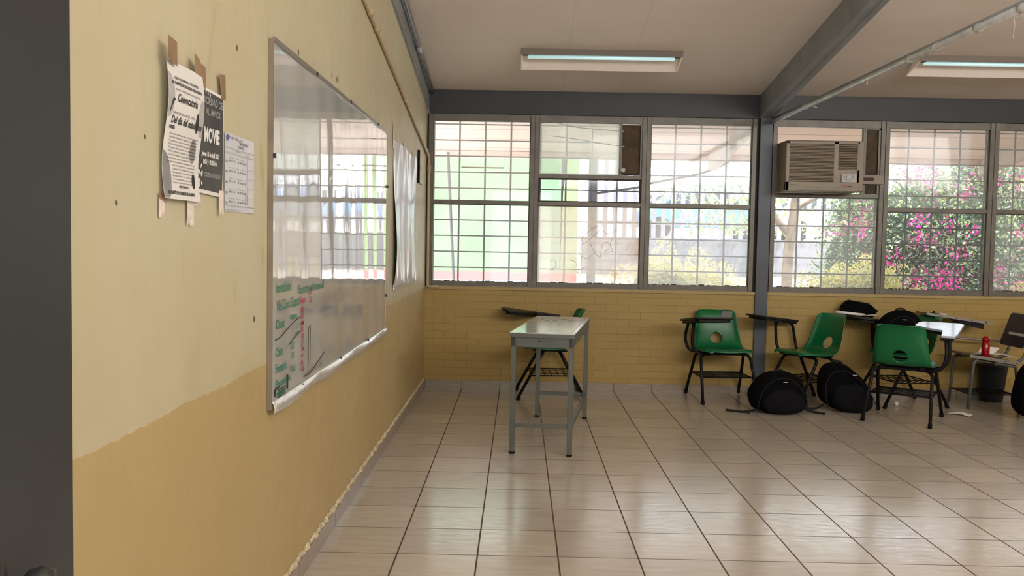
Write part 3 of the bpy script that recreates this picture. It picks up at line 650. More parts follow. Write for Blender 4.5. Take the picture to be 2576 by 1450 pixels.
# ------------------------------------------------------------------ air conditioner
ac=thing('air_conditioner','beige window air conditioner with slatted front and tilted control panel','air conditioner')
ax0,ax1,az0,az1,ay=3.005,3.612,1.752,2.160,7.52
MB().box((ax0+.01,ay+.03,az0),(ax1+.05,8.05,az1+.012)).build('casing',M['acb'],ac,bevel=.01)
m=MB(); # front bezel as frame pieces
m.box((ax0,ay,az0),(ax0+.03,ay+.03,az1)); m.box((ax0,ay,az1-.022),(ax1,ay+.03,az1)); m.box((ax0,ay,az0),(ax1,ay+.03,az0+.075)); m.box((3.398,ay,az0+.07),(3.438,ay+.03,az1)); m.box((ax1-.02,ay,az0+.07),(ax1,ay+.03,az1)); m.box((3.43,ay,az0+.07),(ax1,ay+.03,1.930))
m.box((ax0+.03,ay+.022,az0+.05),(3.40,ay+.03,az1-.02))
m.build('front_bezel',M['acb'],ac,bevel=.005)
MB().box((ax0+.03,ay+.012,az0+.075),(3.398,ay+.021,az1-.022)).box((3.438,ay+.018,1.930),(ax1-.02,ay+.029,az1-.022)).build('vent_recess',M['acd'],ac)
m=MB()
for k in range(26):
    z=az0+.080+k*.0118; m.box((ax0+.03,ay+.002,z),(3.398,ay+.014,z+.0068),rot=Matrix.Rotation(-.3,3,'X'))
for k in range(15):
    z=1.936+k*.0136; m.box((3.438,ay+.002,z),(ax1-.02,ay+.018,z+.0062),rot=Matrix.Rotation(.35,3,'X'))
m.build('louvres',M['acb'],ac)
m=MB(); m.prism([(3.462,ay-.016,1.825),(3.462,ay-.003,1.822),(3.462,ay-.003,1.898),(3.462,ay-.008,1.898)],(0,0,0),(.125,0,0)); o=m.build('control_panel',mat('grey control panel',(.36,.33,.30),.4),ac,bevel=.003)
MB().box((3.505,ay-.018,1.852),(3.535,ay-.012,1.876)).build('display',M['screen'],o)
m=MB()
for dx,dz in ((-.025,.008),(-.025,-.018),(.045,.010),(.045,0),(.045,-.012),(.02,-.02),(-.01,.03),(.05,.028)): m.box((3.505+dx,ay-.017,1.865+dz),(3.505+dx+.012,ay-.011,1.865+dz+.003))
m.build('button',M['inkg'],o)
MB().box((3.48,ay-.004,1.792),(3.512,ay-.001,1.800)).build('red_mark',M['red'],ac); MB().box((3.518,ay-.004,1.791),(3.555,ay-.001,1.797)).build('dark_mark',M['ink'],ac); MB().box((3.045,ay-.003,1.796),(3.115,ay-.001,1.801)).build('dark_mark',M['acd'],ac)
m=MB(); m.box((ax0+.02,ay-.005,az0+.012),(ax1-.02,ay,az0+.018)); m.box((ax0+.02,ay-.005,az0+.03),(ax1-.02,ay,az0+.036)); m.build('lower_ribs',M['acb'],ac)
br=thing('mounting_plate','small beige slotted plate beside the air conditioner','plate')
m=MB(); m.box((3.655,F0-.03,1.832),(3.915,F0-.012,1.912)); m.build('plate',M['acb'],br,bevel=.004)
MB().box((3.745,F0-.034,1.862),(3.83,F0-.029,1.888)).build('slot',M['acd'],br)
MB().prism([(3.70,F0-.01,2.16),(3.735,F0-.012,2.03),(3.742,F0-.01,1.92),(3.725,F0-.01,1.93),(3.715,F0-.01,2.05),(3.69,F0-.01,2.10)],(0,0,0),(0,.004,0)).build('torn_foam',mat('torn pink foam',(.40,.22,.15),.9),br)

# ------------------------------------------------------------------ green tablet arm chairs
def shell_mesh():
    prof=[(-.215,.412),(-.205,.424),(-.17,.430),(-.10,.424),(-.02,.418),(.06,.416),(.12,.420),(.16,.436),(.185,.465),(.205,.51),(.222,.56),(.238,.62),(.254,.68),(.272,.716),(.290,.730)]
    P=[Vector((p[0],p[1],0)) for p in prof]; L=[0]
    pts=spl([(p[0],p[1],0) for p in prof],6)
    for a,b in zip(pts[:-1],pts[1:]): L.append(L[-1]+(b-a).length)
    T=L[-1]
    def at(s):
        d=s*T
        for i in range(len(L)-1):
            if L[i+1]>=d or i==len(L)-2:
                t=(d-L[i])/max(1e-9,L[i+1]-L[i]); return pts[i].lerp(pts[i+1],t)
    def half(s):
        if s<.08: return .150+.055*math.sin(min(1,s/.08)*PI/2)
        if s<.5: return .205+.006*math.sin((s-.08)*4)
        k=(s-.5)/.5; w=.207-.042*k
        if s>.95: w-= .03*((s-.95)/.05)**2
        return w
    nu,nv=56,96
    hole=(0.0,None)
    sh=None
    vs=[];uvw=[]
    # arc length position of hole centre (z=.495)
    sc_=min((abs(at(i/400).y-.492)+ (0 if at(i/400).x>.15 else 9),i/400) for i in range(401))[1]
    for j in range(nv+1):
        s=j/nv; c=at(s); h=half(s)
        for i in range(nu+1):
            u=i/nu*2-1; e=abs(u)
            x=u*h; yy=c.x; z=c.y
            seat=max(0,min(1,(.45-s)/.15)); back=1-seat
            z-= seat*(.020*max(0,(e-.80)/.2)**2 - .010*e*e)
            z+= seat*0
            yy-= back*(.030*e**3+.012*max(0,(e-.85)/.15))
            if .3<s<.62: z+= .0
            vs.append([x,yy,z]); uvw.append((x,(s-sc_)*T))
    R_=.052
    cellu=2*.2/nu; 
    keep=[True]*len(vs)
    for k,(a,b) in enumerate(uvw):
        d=math.hypot(a,b)
        if d<R_-.0042: keep[k]=False
        elif d<R_+.0035 and d>0:
            # slide onto the circle
            f=R_/d; na,nb=a*f,b*f
            vs[k][0]=na
            s=sc_+nb/T; c=at(s); dc=at(sc_+b/T)
            vs[k][1]+=c.x-dc.x; vs[k][2]+=c.y-dc.y
    fs=[]
    for j in range(nv):
        for i in range(nu):
            q=(j*(nu+1)+i,j*(nu+1)+i+1,(j+1)*(nu+1)+i+1,(j+1)*(nu+1)+i)
            if all(keep[k] for k in q): fs.append(q)
            else:
                kk=[k for k in q if keep[k]]
                if len(kk)==3: fs.append(tuple(kk))
    used=sorted({k for f in fs for k in f}); mp={k:i for i,k in enumerate(used)}
    m=MB(); m.add([vs[k] for k in used],[tuple(mp[k] for k in f) for f in fs]); return m
def green_chair(label):
    t=thing('tablet_arm_chair',label,'chair',group='green plastic tablet arm chairs')
    sh=shell_mesh().build('seat_shell',M['green'],t,smooth=True,solid=.006)
    rr=.0125
    for sy in (-1,1):
        for sx in (-1,1):
            f=(sx*.232,sy*.275,.0); k=(sx*.205,sy*.075,.385); e=(sx*.10,sy*.062,.389)
            lg=MB().tube([Vector(f)+Vector((0,0,.012)),k,e],rr,10,rb=.06).build('leg',M['black'],t,smooth=True)
            d=(Vector(k)-Vector(f)).normalized()
            MB().tube([Vector(f)+Vector((0,0,.001)),Vector(f)+d*.035],.0155,10).build('rubber_foot',M['rubber'],lg,smooth=True)
    m=MB()
    for sy in (-1,1): m.tube([(-.11,sy*.062,.389),(.11,sy*.062,.389)],rr,10)
    for sx in (-1,1): m.tube([(sx*.14,-.15,.402),(sx*.14,.13,.398)],.010,8); m.box((sx*.14-.02,-.12,.40),(sx*.14+.02,-.06,.418)); m.box((sx*.14-.02,.05,.398),(sx*.14+.02,.11,.413))
    m.build('seat_frame',M['black'],t,smooth=False)
    m=MB(); z=.205
    for k in range(7): yy=-.165+.33*k/6; m.tube([(-.212,yy,z),(.212,yy,z)],.0035 if 0<k<6 else .005,6)
    for sx in (-1,-.33,.33,1): m.tube([(sx*.212,-.175,z-.004),(sx*.212,.175,z-.004)],.0045 if abs(sx)==1 else .003,6)
    m.build('book_rack',M['black'],t,smooth=True)
    # tablet support loop on the sitter's right (-x when facing -y)
    tl=math.tan(.12)
    zb=lambda y:.655-(y)*tl+.0
    m=MB(); m.tube([(-.12,-.10,.392),(-.245,-.10,.392),(-.292,-.10,.47),(-.282,-.12,zb(-.12)-.010),(-.282,.055,zb(.055)-.010),(-.300,.10,.50),(-.262,.095,.392),(-.12,.085,.392)],rr,10,rb=.055)
    m.build('arm_post',M['black'],t,smooth=True)
    poly=[(-.345,.10),(-.255,.10),(-.235,-.10),(-.05,-.20),(-.02,-.25),(-.03,-.36),(-.06,-.40),(-.32,-.40),(-.35,-.36),(-.355,.02)]
    def slab(off0,off1,sh=1.0,cx=-.19,cy=-.15):
        pts=[((p[0]-cx)*sh+cx,(p[1]-cy)*sh+cy) for p in poly]
        return MB().prism([(a,b,zb(b)+off0) for a,b in pts],(0,0,0),(0,0,off1-off0))
    slab(0,.016).build('tablet_top',M['tabletop'],t,bevel=.003)
    slab(-.022,.0,.90).build('tablet_tray',M['black'],t,bevel=.003)
    return t
def copy_tree(o,parent=None):
    c=o.copy(); COL.objects.link(c); c.parent=parent
    for ch in list(o.children): copy_tree(ch,c)
    return c
proto=green_chair('green plastic tablet arm chair facing the camera, left of the grey column')
# facing -y at rotz 0
def place(o,x,y,rz,label): o.location=(x,y,0); o.rotation_euler=(0,0,math.radians(rz)); o['label']=label; return o
chairs=[proto]+[copy_tree(proto) for _ in range(4)]
place(chairs[0],2.525,7.505,4,'green tablet arm chair facing the camera with silver patch on its backrest')
place(chairs[1],1.085,7.50,-88,'green tablet arm chair hidden behind the tall grey table')
place(chairs[2],3.215,7.43,-68,'green tablet arm chair turned left, just right of the grey column')
place(chairs[3],3.735,6.785,180-33,'green tablet arm chair seen from behind with glossy tablet coloured pale as window glare, nearest the camera')
place(chairs[4],4.005,7.47,-82,'green tablet arm chair holding a black backpack, behind the one seen from behind')
for ch in chairs[3].children:
    if ch.name.startswith('tablet_top'):
        ch.material_slots[0].link='OBJECT'; ch.material_slots[0].material=M['tabletglare']; ch['label']='glossy tablet top with window glare in its pale colour'
pt=MB().grid(lambda u,v: Vector((.055+u*.095-.01*math.sin(v*5), .252-.018*(.35+u*.55)**3+ .012*v-.010, .655+v*.068)),10,10).build('silver_patch',M['patch'],chairs[0],smooth=True,solid=.002)
pt['label']='crumpled silver tape patch'

# ------------------------------------------------------------------ tall narrow table
tb=thing('table','tall narrow grey metal table with worn pale top','table',(1.05,5.983,0),-8.6)
W2,L2=.190,.605
MB().box((-W2-.006,-L2-.012,.7375),(W2+.006,L2+.012,.742)).build('table_top',[M['ttop']],tb)
MB().box((-W2-.006,-L2-.012,.7135),(W2+.006,L2+.012,.7375)).build('top_edge',M['tgrey'],tb)
m=MB(); t_=.03
m.box((-W2,-L2,.655),(W2,-L2+.02,.714)); m.box((-W2,L2-.02,.655),(W2,L2,.714)); m.box((-W2,-L2+.02,.665),(-W2+.02,L2-.02,.714)); m.box((W2-.02,-L2+.02,.665),(W2,L2-.02,.714)); m.build('apron',M['tgrey'],tb)
for sx in (-1,1):
    for sy in (-1,1):
        cx,cy=sx*(W2-t_/2),sy*(L2-t_/2)
        lg=MB().box((cx-t_/2,cy-t_/2,.012),(cx+t_/2,cy+t_/2,.715)).build('leg',M['tgrey'],tb,bevel=.002)
        MB().box((cx-t_/2-.001,cy-t_/2-.001,0),(cx+t_/2+.001,cy+t_/2+.001,.012)).build('rubber_foot',M['rubber'],lg)
MB().box((-W2+t_,-L2+.003,.165),(W2-t_,-L2+.027,.19)).build('stretcher',M['tgrey'],tb)
MB().box((-W2+t_,L2-.027,.165),(W2-t_,L2-.003,.19)).build('stretcher',M['tgrey'],tb)
MB().box((W2-.027,-L2+t_,.165),(W2-.003,L2-t_,.19)).build('stretcher',M['tgrey'],tb)
m=MB(); m.box((-.025,-L2-.0015,.688),(-.012,-L2,.699)); m.box((-.008,-L2-.0015,.690),(.005,-L2,.692)); 
m.tube(spl([(.035,-L2-.0005,.695),(.05,-L2-.0005,.697),(.055,-L2-.0005,.692),(.08,-L2-.0005,.690)]),.001,4); m.build('scrawled_mark',M['ink'],tb)
m=MB()
for k in range(5): m.tube(spl([(-.12+.05*k+random.uniform(-.02,.02),.30+random.uniform(-.1,.15),.7425) for _ in range(5)]),.0012,4)
m.tube([(W2-.02,-L2+.1,.7425),(W2-.02,L2-.1,.7425)],.0012,4); m.build('pen_scribbles',M['mgrn2'],tb)

# ------------------------------------------------------------------ older desk chair (tan) at right
dc=thing('tan_desk_chair','older tan tablet chair with grey tube legs and navy backrest','chair',(4.64,7.44,0))
def zs(x): return .425-.055*(x+.18)/.4
MB().prism([(-.18,-.19,zs(-.18)),(.22,-.19,zs(.22)),(.22,-.19,zs(.22)+.016),(-.18,-.19,zs(-.18)+.016)],(0,0,0),(0,.38,0)).build('seat',M['tan'],dc)
e=MB(); e.prism([(-.185,-.196,zs(-.18)-.004),(.225,-.196,zs(.22)-.004),(.225,-.196,zs(.22)+.022),(-.185,-.196,zs(-.18)+.022)],(0,0,0),(0,.006,0)); e.build('metal_edging',M['alum'],dc)
m=MB()
for x in (-.14,-.02,.10,.19): m.tube([(x,-.1985,zs(x)+.008),(x,-.196,zs(x)+.008)],.005,8)
m.build('rivet',M['rubber'],dc)
for sx,fx_ in ((-1,-.165),(1,.25)):
    for sy in (-.155,.175):
        MB().tube([(fx_,sy,.001),(fx_*.83,sy,.34),(fx_*.80,sy,.395 if sx<0 else .35),(0.03*sx,sy,.392 if sx<0 else .372)],.0125,10,rb=.05).build('leg',M['gtube'],dc,smooth=True)
m=MB()
for k in range(6): m.tube([(-.15,-.15+.062*k,.115),(.22,-.15+.062*k,.115)],.004,6)
for x in (-.15,.22): m.tube([(x,-.155,.115),(x,.175,.115)],.005,6)
m.build('book_rack',M['black'],dc)
# backrest (navy) leaning back, with tube uprights
def bk(u,v):
    yy=-.185+.37*u; zz=.50+.265*v; return Vector((.255+.34*(zz-.50),yy,zz))
def rrect(w,h,r,n=6):
    out=[]
    for cx,cy,a0 in ((w-r,h-r,0),(-w+r,h-r,90),(-w+r,-h+r,180),(w-r,-h+r,270)):
        for k in range(n+1): a=math.radians(a0+90*k/n); out.append((cx+r*math.cos(a),cy+r*math.sin(a)))
    return out
def bkp(w,h,off0,off1):
    return MB().prism([(.30+.34*b-off0, a, .632+b) for a,b in rrect(w,h,.03)],(0,0,0),(off0-off1,0,0))
bkp(.185,.135,0,.010).build('backrest_rim',M['rim'],dc,loc=(-.0,-.0,0)); bkp(.180,.130,.0105,.014).build('backrest',M['navy'],dc)
MB().box((.262,-.20,.592),(.28,.075,.612)).build('white_bar',M['white'],dc)
for sy in (-.13,.13): MB().tube([(.19,sy,.372),(.27,sy,.40),(.315,sy,.52),(.38,sy,.73)],.011,10,rb=.05).build('backrest_post',M['gtube'],dc,smooth=True)
MB().tube([(-.17,.19,.545),(.31,.19,.515)],.009,8).build('arm_rail',M['alum'],dc,smooth=True)
MB().tube([(-.16,.19,.41),(-.19,.19,.545),(-.16,.20,.67)],.012,8,rb=.04).build('arm_post',M['black'],dc,smooth=True)
def tz(x): return .672-(x-.10)*.135
MB().prism([(-.42,.08,tz(-.42)),(.12,.08,tz(.12)),(.12,.08,tz(.12)+.014),(-.42,.08,tz(-.42)+.014)],(0,0,0),(0,.22,0)).build('tablet_top',M['tan'],dc)
e=MB(); e.prism([(-.425,.074,tz(-.42)-.003),(.125,.074,tz(.12)-.003),(.125,.074,tz(.12)+.018),(-.425,.074,tz(-.42)+.018)],(0,0,0),(0,.006,0)); e.build('metal_edging',M['alum'],dc)
m=MB()
for x in (-.30,-.18,-.05,.07): m.tube([(x,.071,tz(x)+.008),(x,.074,tz(x)+.008)],.005,8)
m.build('rivet',M['rubber'],dc)
MB().prism([(-.17,.09,tz(-.17)-.004),(.06,.09,tz(.06)-.004),(.06,.09,tz(.06)-.05),(-.12,.09,tz(-.12)-.035)],(0,0,0),(0,.14,0)).build('tablet_bracket',M['black'],dc)
# things on it
bt=thing('water_bottle','red plastic water bottle standing on the tan chair seat','bottle',(4.612,7.315,zs(-.03)+.020))
MB().lathe([(.028,.0),(.031,.004),(.031,.088),(.026,.098),(.026,.128)],(0,0,0),20).build('body',M['redp'],bt,smooth=True)
MB().lathe([(.028,.128),(.028,.150),(.016,.154),(.015,.164)],(0,0,0),20).build('cap',M['redp'],bt,smooth=True)
MB().tube([(.02,0,.15),(.028,0,.158),(.030,0,.145)],.003,6).build('strap_loop',M['white'],bt)
def crumple(name,x,y,z,w,d,h,mt,label,cat,rz=0,seed=1,par=None,n=14):
    r=np.random.default_rng(seed); A=r.uniform(0,6,8)
    def f(u,v):
        a=(u-.5)*w; b=(v-.5)*d
        zz=h*(.5+.25*math.sin(u*5+A[0])+.25*math.sin(v*4+A[1]+u*3)) 
        return Vector((a+.05*w*math.sin(v*7+A[2]),b+.06*d*math.sin(u*6+A[3]),max(zz,.0)+.001))
    o=MB().grid(f,n,n).build(name,mt,par,smooth=True,solid=.0008); o.location=(x,y,z); o.rotation_euler=(0,0,math.radians(rz))
    if label: tag(o,label,cat)
    return o
crumple('loose_paper',4.745,7.42,zs(.07)+.022,.24,.26,.035,M['paper'],'curled white paper lying on the tan chair seat','paper',20,3)
o=MB().prism([(-.07,0,0),(.06,0,.0),(.13,0,.065),(-.02,0,.075)],(0,0,0),(.0,.0012,0)).build('folded_paper',M['paper']); o.location=(4.70,7.50,zs(.06)+.020); tag(o,'folded white sheet propped behind the red bottle','paper')
ce=thing('calculator','small white rounded gadget lying on the tan tablet','gadget',(4.385,7.60,tz(-.255)+.015)); 
ce.rotation_euler=(0,math.radians(7.7),0)
MB().box((-.03,-.02,0),(.03,.02,.014)).build('body',M['white'],ce,bevel=.006)
ck=thing('marker_cap','small dark clip on the left end of the tan tablet','clip',(4.30,7.58,tz(-.34)+.015)); ck.rotation_euler=(0,math.radians(7.7),0)
MB().box((-.028,-.008,0),(.028,.008,.008)).build('base',M['rubber'],ck); MB().lathe([(.007,.008),(.008,.02),(.004,.024)],(0,0,0),10).build('knob',M['rubber'],ck)
# bin
bn=thing('waste_bin','dark tapered waste bin behind the tan desk chair','bin',(4.86,7.665,0))
MB().lathe([(.085,.0),(.087,.005),(.118,.30),(.124,.305),(.124,.315),(.112,.315),(.083,.02)],(0,0,0),24).build('bucket',M['bin'],bn,smooth=True)

# ------------------------------------------------------------------ backpacks
def superbag(w,d,h,px=2.6,seed=0,lean=0,sag=.0,flat=.0):
    r=np.random.default_rng(seed); ph=r.uniform(0,6,6)
    def f(u,v):
        th=u*2*PI; fi=(v-.5)*PI
        c=lambda a,p: math.copysign(abs(math.cos(a))**p,math.cos(a)); s_=lambda a,p: math.copysign(abs(math.sin(a))**p,math.sin(a))
        q=2/px
        x=c(fi,q)*c(th,q)*w/2; y=c(fi,q)*s_(th,q)*d/2; z=s_(fi,q)
        z=(z*.5+.5)
        tp=1-.22*z**2-sag*z
        x*=tp; y*=(1-.35*z*z)
        wr=1+.025*math.sin(th*5+ph[0]+z*6)+.02*math.sin(th*9+ph[1]-z*9)
        return Vector((x*wr+lean*z*h,y*wr,max(.001,z*h*(1+.02*math.sin(th*3+ph[2])))))
    return MB().grid(f,40,24)
def backpack(label,x,y,z,rz,w,d,h,lean=0,sag=0,seed=0,flap=True,straps=()):
    t=thing('backpack',label,'backpack',(x,y,z),rz,group='black school backpacks')
    superbag(w,d,h,2.7,seed,lean,sag).build('body',M['fabric'],t,smooth=True)
    pk=superbag(w*.72,d*.5,h*.62,2.6,seed+1,lean*.6,sag*.5); o=pk.build('front_pocket',M['fabric2'],t,smooth=True); o.location=(0.02*w,-d*.36,.004)
    MB().tube([(lean*h*.8-.05,0,h*.93),(lean*h-.03,0,h*1.05),(lean*h+.03,0,h*1.05),(lean*h*.8+.05,0,h*.93)],.008,8,rb=.02).build('top_handle',M['web'],t,smooth=True)
    pts=[]
    for k in range(21):
        a=PI*k/20; pts.append((math.cos(a)*w*.40+lean*h*math.sin(a)*.8,-d*.34-.10*d*(1-math.sin(a))*.6,.10*h+math.sin(a)*h*.78))
    MB().tube(pts,.0035,6).build('zipper',M['web'],t)
    for k,s in enumerate(straps):
        MB().tube(spl(s),.009,6).build('strap',M['web'],t,smooth=True)
    MB().box((-.015,-d*.50,h*.80),(.018,-d*.44,h*.815)).build('reflective_tag',M['tag'],t) if flap else None
    return t
backpack('slumped black backpack on the floor in front of the grey column',2.84,6.97,0,5,.49,.30,.315,0.0,.12,1,True,
   [[(-.18,-.02,.02),(-.27,-.06,.012),(-.33,-.02,.010),(-.40,.03,.010)],[(.2,-.05,.03),(.27,-.06,.012),(.33,-.12,.010)],[(-.25,.0,.01),(-.25,-.08,.01)]])
backpack('black backpack on the floor leaning left between two green chairs',3.45,7.11,0,-8,.46,.32,.37,-.32,.22,4,True,
   [[(-.2,-.02,.04),(-.27,-.06,.012),(-.36,-.04,.012)]])
backpack('black backpack sitting upright on a green chair seat',3.95,7.41,.432,-4,.42,.22,.345,0,.06,8,True,[])
backpack('black backpack on the floor cut by the right frame edge',4.83,6.88,0,10,.46,.32,.46,0,.08,12,False,[])
pc=thing('pencil_bag','black faceted pencil bag standing on a dark chair tablet','bag',(3.71,7.70,.709),-3); pc.rotation_euler[1]=.12
m=MB(); prof=[(-.135,.0),(-.15,.055),(-.105,.118),(.085,.108),(.15,.062),(.12,.0)]
m.prism([(a,-.045,b) for a,b in prof],(0,0,0),(0,.09,0)); m.build('body',M['fabric'],pc,bevel=.012)
MB().tube([(-.10,0,.12),(.085,0,.112)],.004,6).build('zipper',M['web'],pc); MB().box((-.155,-.01,.03),(-.145,.01,.055)).build('side_tab',M['web'],pc); MB().box((.142,-.01,.05),(.158,.01,.07)).build('side_tab',M['web'],pc)
rp=thing('paper_roll','rolled white paper lying across the dark chair tablet','paper',(3.62,7.60,.722),-4)
o=MB().tube([(-.13,0,.022),(.11,0,.0)],[.013,.011],14).build('roll',M['paper'],rp,smooth=True)
crumple('crumpled_flap',.15,0,-.006,.12,.06,.012,M['paper'],None,None,0,6,rp,8)
crumple('paper_scrap',4.262,6.985,0,.16,.07,.02,M['paper'],'crumpled white paper scrap on the floor beside the tan chair','paper',-28,9)
o=MB().lathe([(.002,0),(.014,.004),(.0195,.018),(.014,.033),(.002,.037)],(0,0,0),14).build('paper_ball',M['paper'],smooth=True); o.location=(3.916,7.337,0); tag(o,'small white paper ball under the green chairs','paper ball')

# ------------------------------------------------------------------ door at the left frame edge
d=sroot('door_1','dark grey steel door leaf standing open at the left frame edge','door')
MB().box((.290,.03,.01),(.330,.968,2.10)).build('door_leaf',M['door'],d,bevel=.002)
m=MB().lathe([(.021,0),(.021,.004),(.009,.007),(.009,.03),(.017,.035),(.020,.045),(.017,.055),(.003,.060)],(0,0,0),24)
o=m.build('door_knob',M['chrome'],d,loc=(.331,.812,.962),smooth=True); o.rotation_euler=(0,PI/2,0)

# ------------------------------------------------------------------ outdoors
def gz(y): return .05+(y-8)*.045
m=MB(); m.add([(-30,7.95,gz(7.95)),(60,7.95,gz(7.95)),(60,20,gz(20)),(-30,20,gz(20))],[(0,1,2,3)]); o=m.build('ground',M['ground']); st(o,'pale sunlit ground outside the windows','ground')
m=MB(); m.box((2.2,20,gz(20)-.1),(60,20.3,1.42)); o=m.build('retaining_wall',M['retain']); st(o,'grey retaining wall beyond the shrubs','wall')
m=MB(); m.add([(2.2,20.3,1.40),(60,20.3,1.40),(60,120,1.6),(2.2,120,1.6)],[(0,1,2,3)]); m.add([(-60,20,gz(20)),(2.2,20,gz(20)),(2.2,120,1.6),(-60,120,1.6)],[(0,1,2,3)])
o=m.build('street',M['ground']); st(o,'raised pale street behind the retaining wall','ground')
gb=thing('green_building','bright green rendered building with red plinth outside the first window','building',(0,18,0))
MB().box((-12,0,gz(18)),(1.62,5,4.6)).build('wall',M['gwall'],gb)
MB().prism([(1.62,.02,gz(18)),(1.96,.02,gz(18)),(1.96,.02,4.6),(1.80,.02,3.4),(1.66,.02,2.3)],(0,0,0),(0,4.9,0)).build('buttress',M['gwall2'],gb)
MB().box((-12,-.05,.40),(1.95,.0,.67)).build('plinth',M['rwall'],gb)
# porch post, leaning pole, hanging cable
o=MB().box((1.555,9.86,gz(9.9)),(1.645,9.94,2.22)).build('porch_post',M['pillar'],bevel=.004); tag(o,'dark square porch post outside the second window','post')
o=MB().tube([(.02,9.8,2.24),(.10,9.8,.9),(.13,9.8,gz(9.8))],.016,8).build('leaning_pole',M['pillar']); tag(o,'thin dark leaning pole outside the first window','pole')
o=MB().tube(spl([(1.643,9.93,1.83),(2.1,9.95,1.905),(2.25,9.95,1.955),(2.69,9.95,2.045),(2.95,9.95,2.13),(3.15,9.95,2.235)]),.013,8).build('bent_pipe',M['pillar'],smooth=True); tag(o,'bent grey pipe running under the eaves toward the rafter','pipe')
# picket fence on the terrace
pf=thing('picket_fence','tall pale picket fence along the raised street','fence',(0,22,0))
m=MB(); x=2.6
while x<16: m.box((x,0,1.38),(x+.105,.03,4.2)); x+=.235
m.build('pickets',M['fence'],pf)
MB().box((2.6,.03,1.75),(16,.07,1.83)).build('rail',M['fence'],pf)
MB().box((2.6,.03,3.6),(16,.07,3.68)).build('rail',M['fence'],pf)
def car(x,y,z,paint,label):
    t=thing('parked_car',label,'car',(x,y,z),group='cars parked behind the fence')
    prof=[(-2.1,.35),(-2.15,.75),(-1.5,.95),(-.9,1.42),(.7,1.45),(1.4,.98),(2.1,.85),(2.15,.35)]
    MB().prism([(a,-.8,b) for a,b in prof],(0,0,0),(0,1.6,0)).build('body',paint,t,bevel=.06)
    MB().prism([(-1.25,-.82,.98),(-.85,-.82,1.34),(.62,-.82,1.36),(1.1,-.82,.98)],(0,0,0),(0,1.64,0)).build('windows',M['dglass'],t)
    for xx in (-1.35,1.35): MB().tube([(xx,-.85,.33),(xx,.85,.33)],.33,16).build('wheel',M['tire'],t)
    return t
car(6.2,27,1.42,M['carb'],'blue car parked beyond the picket fence'); car(10.5,28,1.42,M['carw'],'white car parked beyond the fence pickets')
wbd=thing('white_building','low white building with dark windows beyond the street','building',(15,45,1.45))
MB().box((-9,0,0),(14,6,3.4)).build('wall',M['white_w'],wbd)
for k in range(6): MB().box((-8+k*2.2,-.05,1.2),(-7+k*2.2,0,2.2)).build('window_opening',M['dglass'],wbd)
# foliage
def leaves(P,N,size,seed,mt,name,par,squash=1.0,mats=None,midx=None):
    r=np.random.default_rng(seed); n=len(P)
    a=r.normal(size=(n,3)); a/=np.linalg.norm(a,axis=1)[:,None]
    b=np.cross(a,r.normal(size=(n,3))); b/=np.linalg.norm(b,axis=1)[:,None]
    s=size*r.uniform(.6,1.3,(n,1))
    q=np.stack([P-a*s, P+b*s*.5, P+a*s, P-b*s*.5],axis=1).reshape(-1,3)
    me=bpy.data.meshes.new(name); me.vertices.add(4*n); me.vertices.foreach_set('co',q.ravel())
    me.loops.add(4*n); me.loops.foreach_set('vertex_index',np.arange(4*n)); me.polygons.add(n); me.polygons.foreach_set('loop_start',np.arange(n)*4)
    for x in (mats or [mt]): me.materials.append(x)
    if midx is not None: me.polygons.foreach_set('material_index',midx)
    me.update(calc_edges=True)
    o=bpy.data.objects.new(name,me); COL.objects.link(o); o.parent=par; return o
def blobpts(n,blobs,seed,shell=.35):
    r=np.random.default_rng(seed); out=[]; w=np.array([b[3]*b[4]*b[5] for b in blobs]); w=w/w.sum()
    idx=r.choice(len(blobs),n,p=w); B=np.array(blobs)[idx]
    d=r.normal(size=(n,3)); d/=np.linalg.norm(d,axis=1)[:,None]; rad=1-shell*r.random((n,1))**1.5
    lump=1+.16*np.sin(d[:,:1]*7+B[:,:1]*3)+.12*np.sin(d[:,2:3]*9+B[:,1:2]*5)
    return B[:,:3]+d*rad*lump*B[:,3:6]
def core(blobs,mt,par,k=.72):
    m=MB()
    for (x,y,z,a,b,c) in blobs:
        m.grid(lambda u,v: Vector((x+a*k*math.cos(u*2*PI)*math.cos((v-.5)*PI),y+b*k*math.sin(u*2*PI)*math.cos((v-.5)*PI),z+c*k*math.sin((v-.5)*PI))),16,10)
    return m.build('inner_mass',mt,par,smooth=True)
def shrub(name,label,blobs,mt,n,size,seed,cmt,k=.72,group=None,cat='shrub'):
    t=thing(name,label,cat,group=group); P=blobpts(n,blobs,seed); leaves(P,n,size,seed+1,mt,'foliage',t); core(blobs,cmt,t,k)
    MB().tube([(blobs[0][0],blobs[0][1],gz(blobs[0][1])-.02),(blobs[0][0],blobs[0][1],blobs[0][2])],.03,6).build('stem',M['bark'],t); return t
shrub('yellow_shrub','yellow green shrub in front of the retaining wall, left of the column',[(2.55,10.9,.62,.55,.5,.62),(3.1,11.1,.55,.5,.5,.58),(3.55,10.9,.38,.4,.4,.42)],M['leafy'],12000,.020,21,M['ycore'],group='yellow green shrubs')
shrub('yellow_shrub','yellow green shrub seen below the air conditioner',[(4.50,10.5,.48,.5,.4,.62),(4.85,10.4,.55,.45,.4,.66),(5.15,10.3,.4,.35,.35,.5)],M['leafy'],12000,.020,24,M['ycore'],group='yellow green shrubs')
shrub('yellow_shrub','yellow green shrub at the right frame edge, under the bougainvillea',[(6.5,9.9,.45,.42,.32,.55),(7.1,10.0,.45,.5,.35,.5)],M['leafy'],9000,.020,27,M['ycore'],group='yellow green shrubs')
bg=thing('bougainvillea','large bougainvillea with magenta blossoms filling the right windows','bougainvillea')
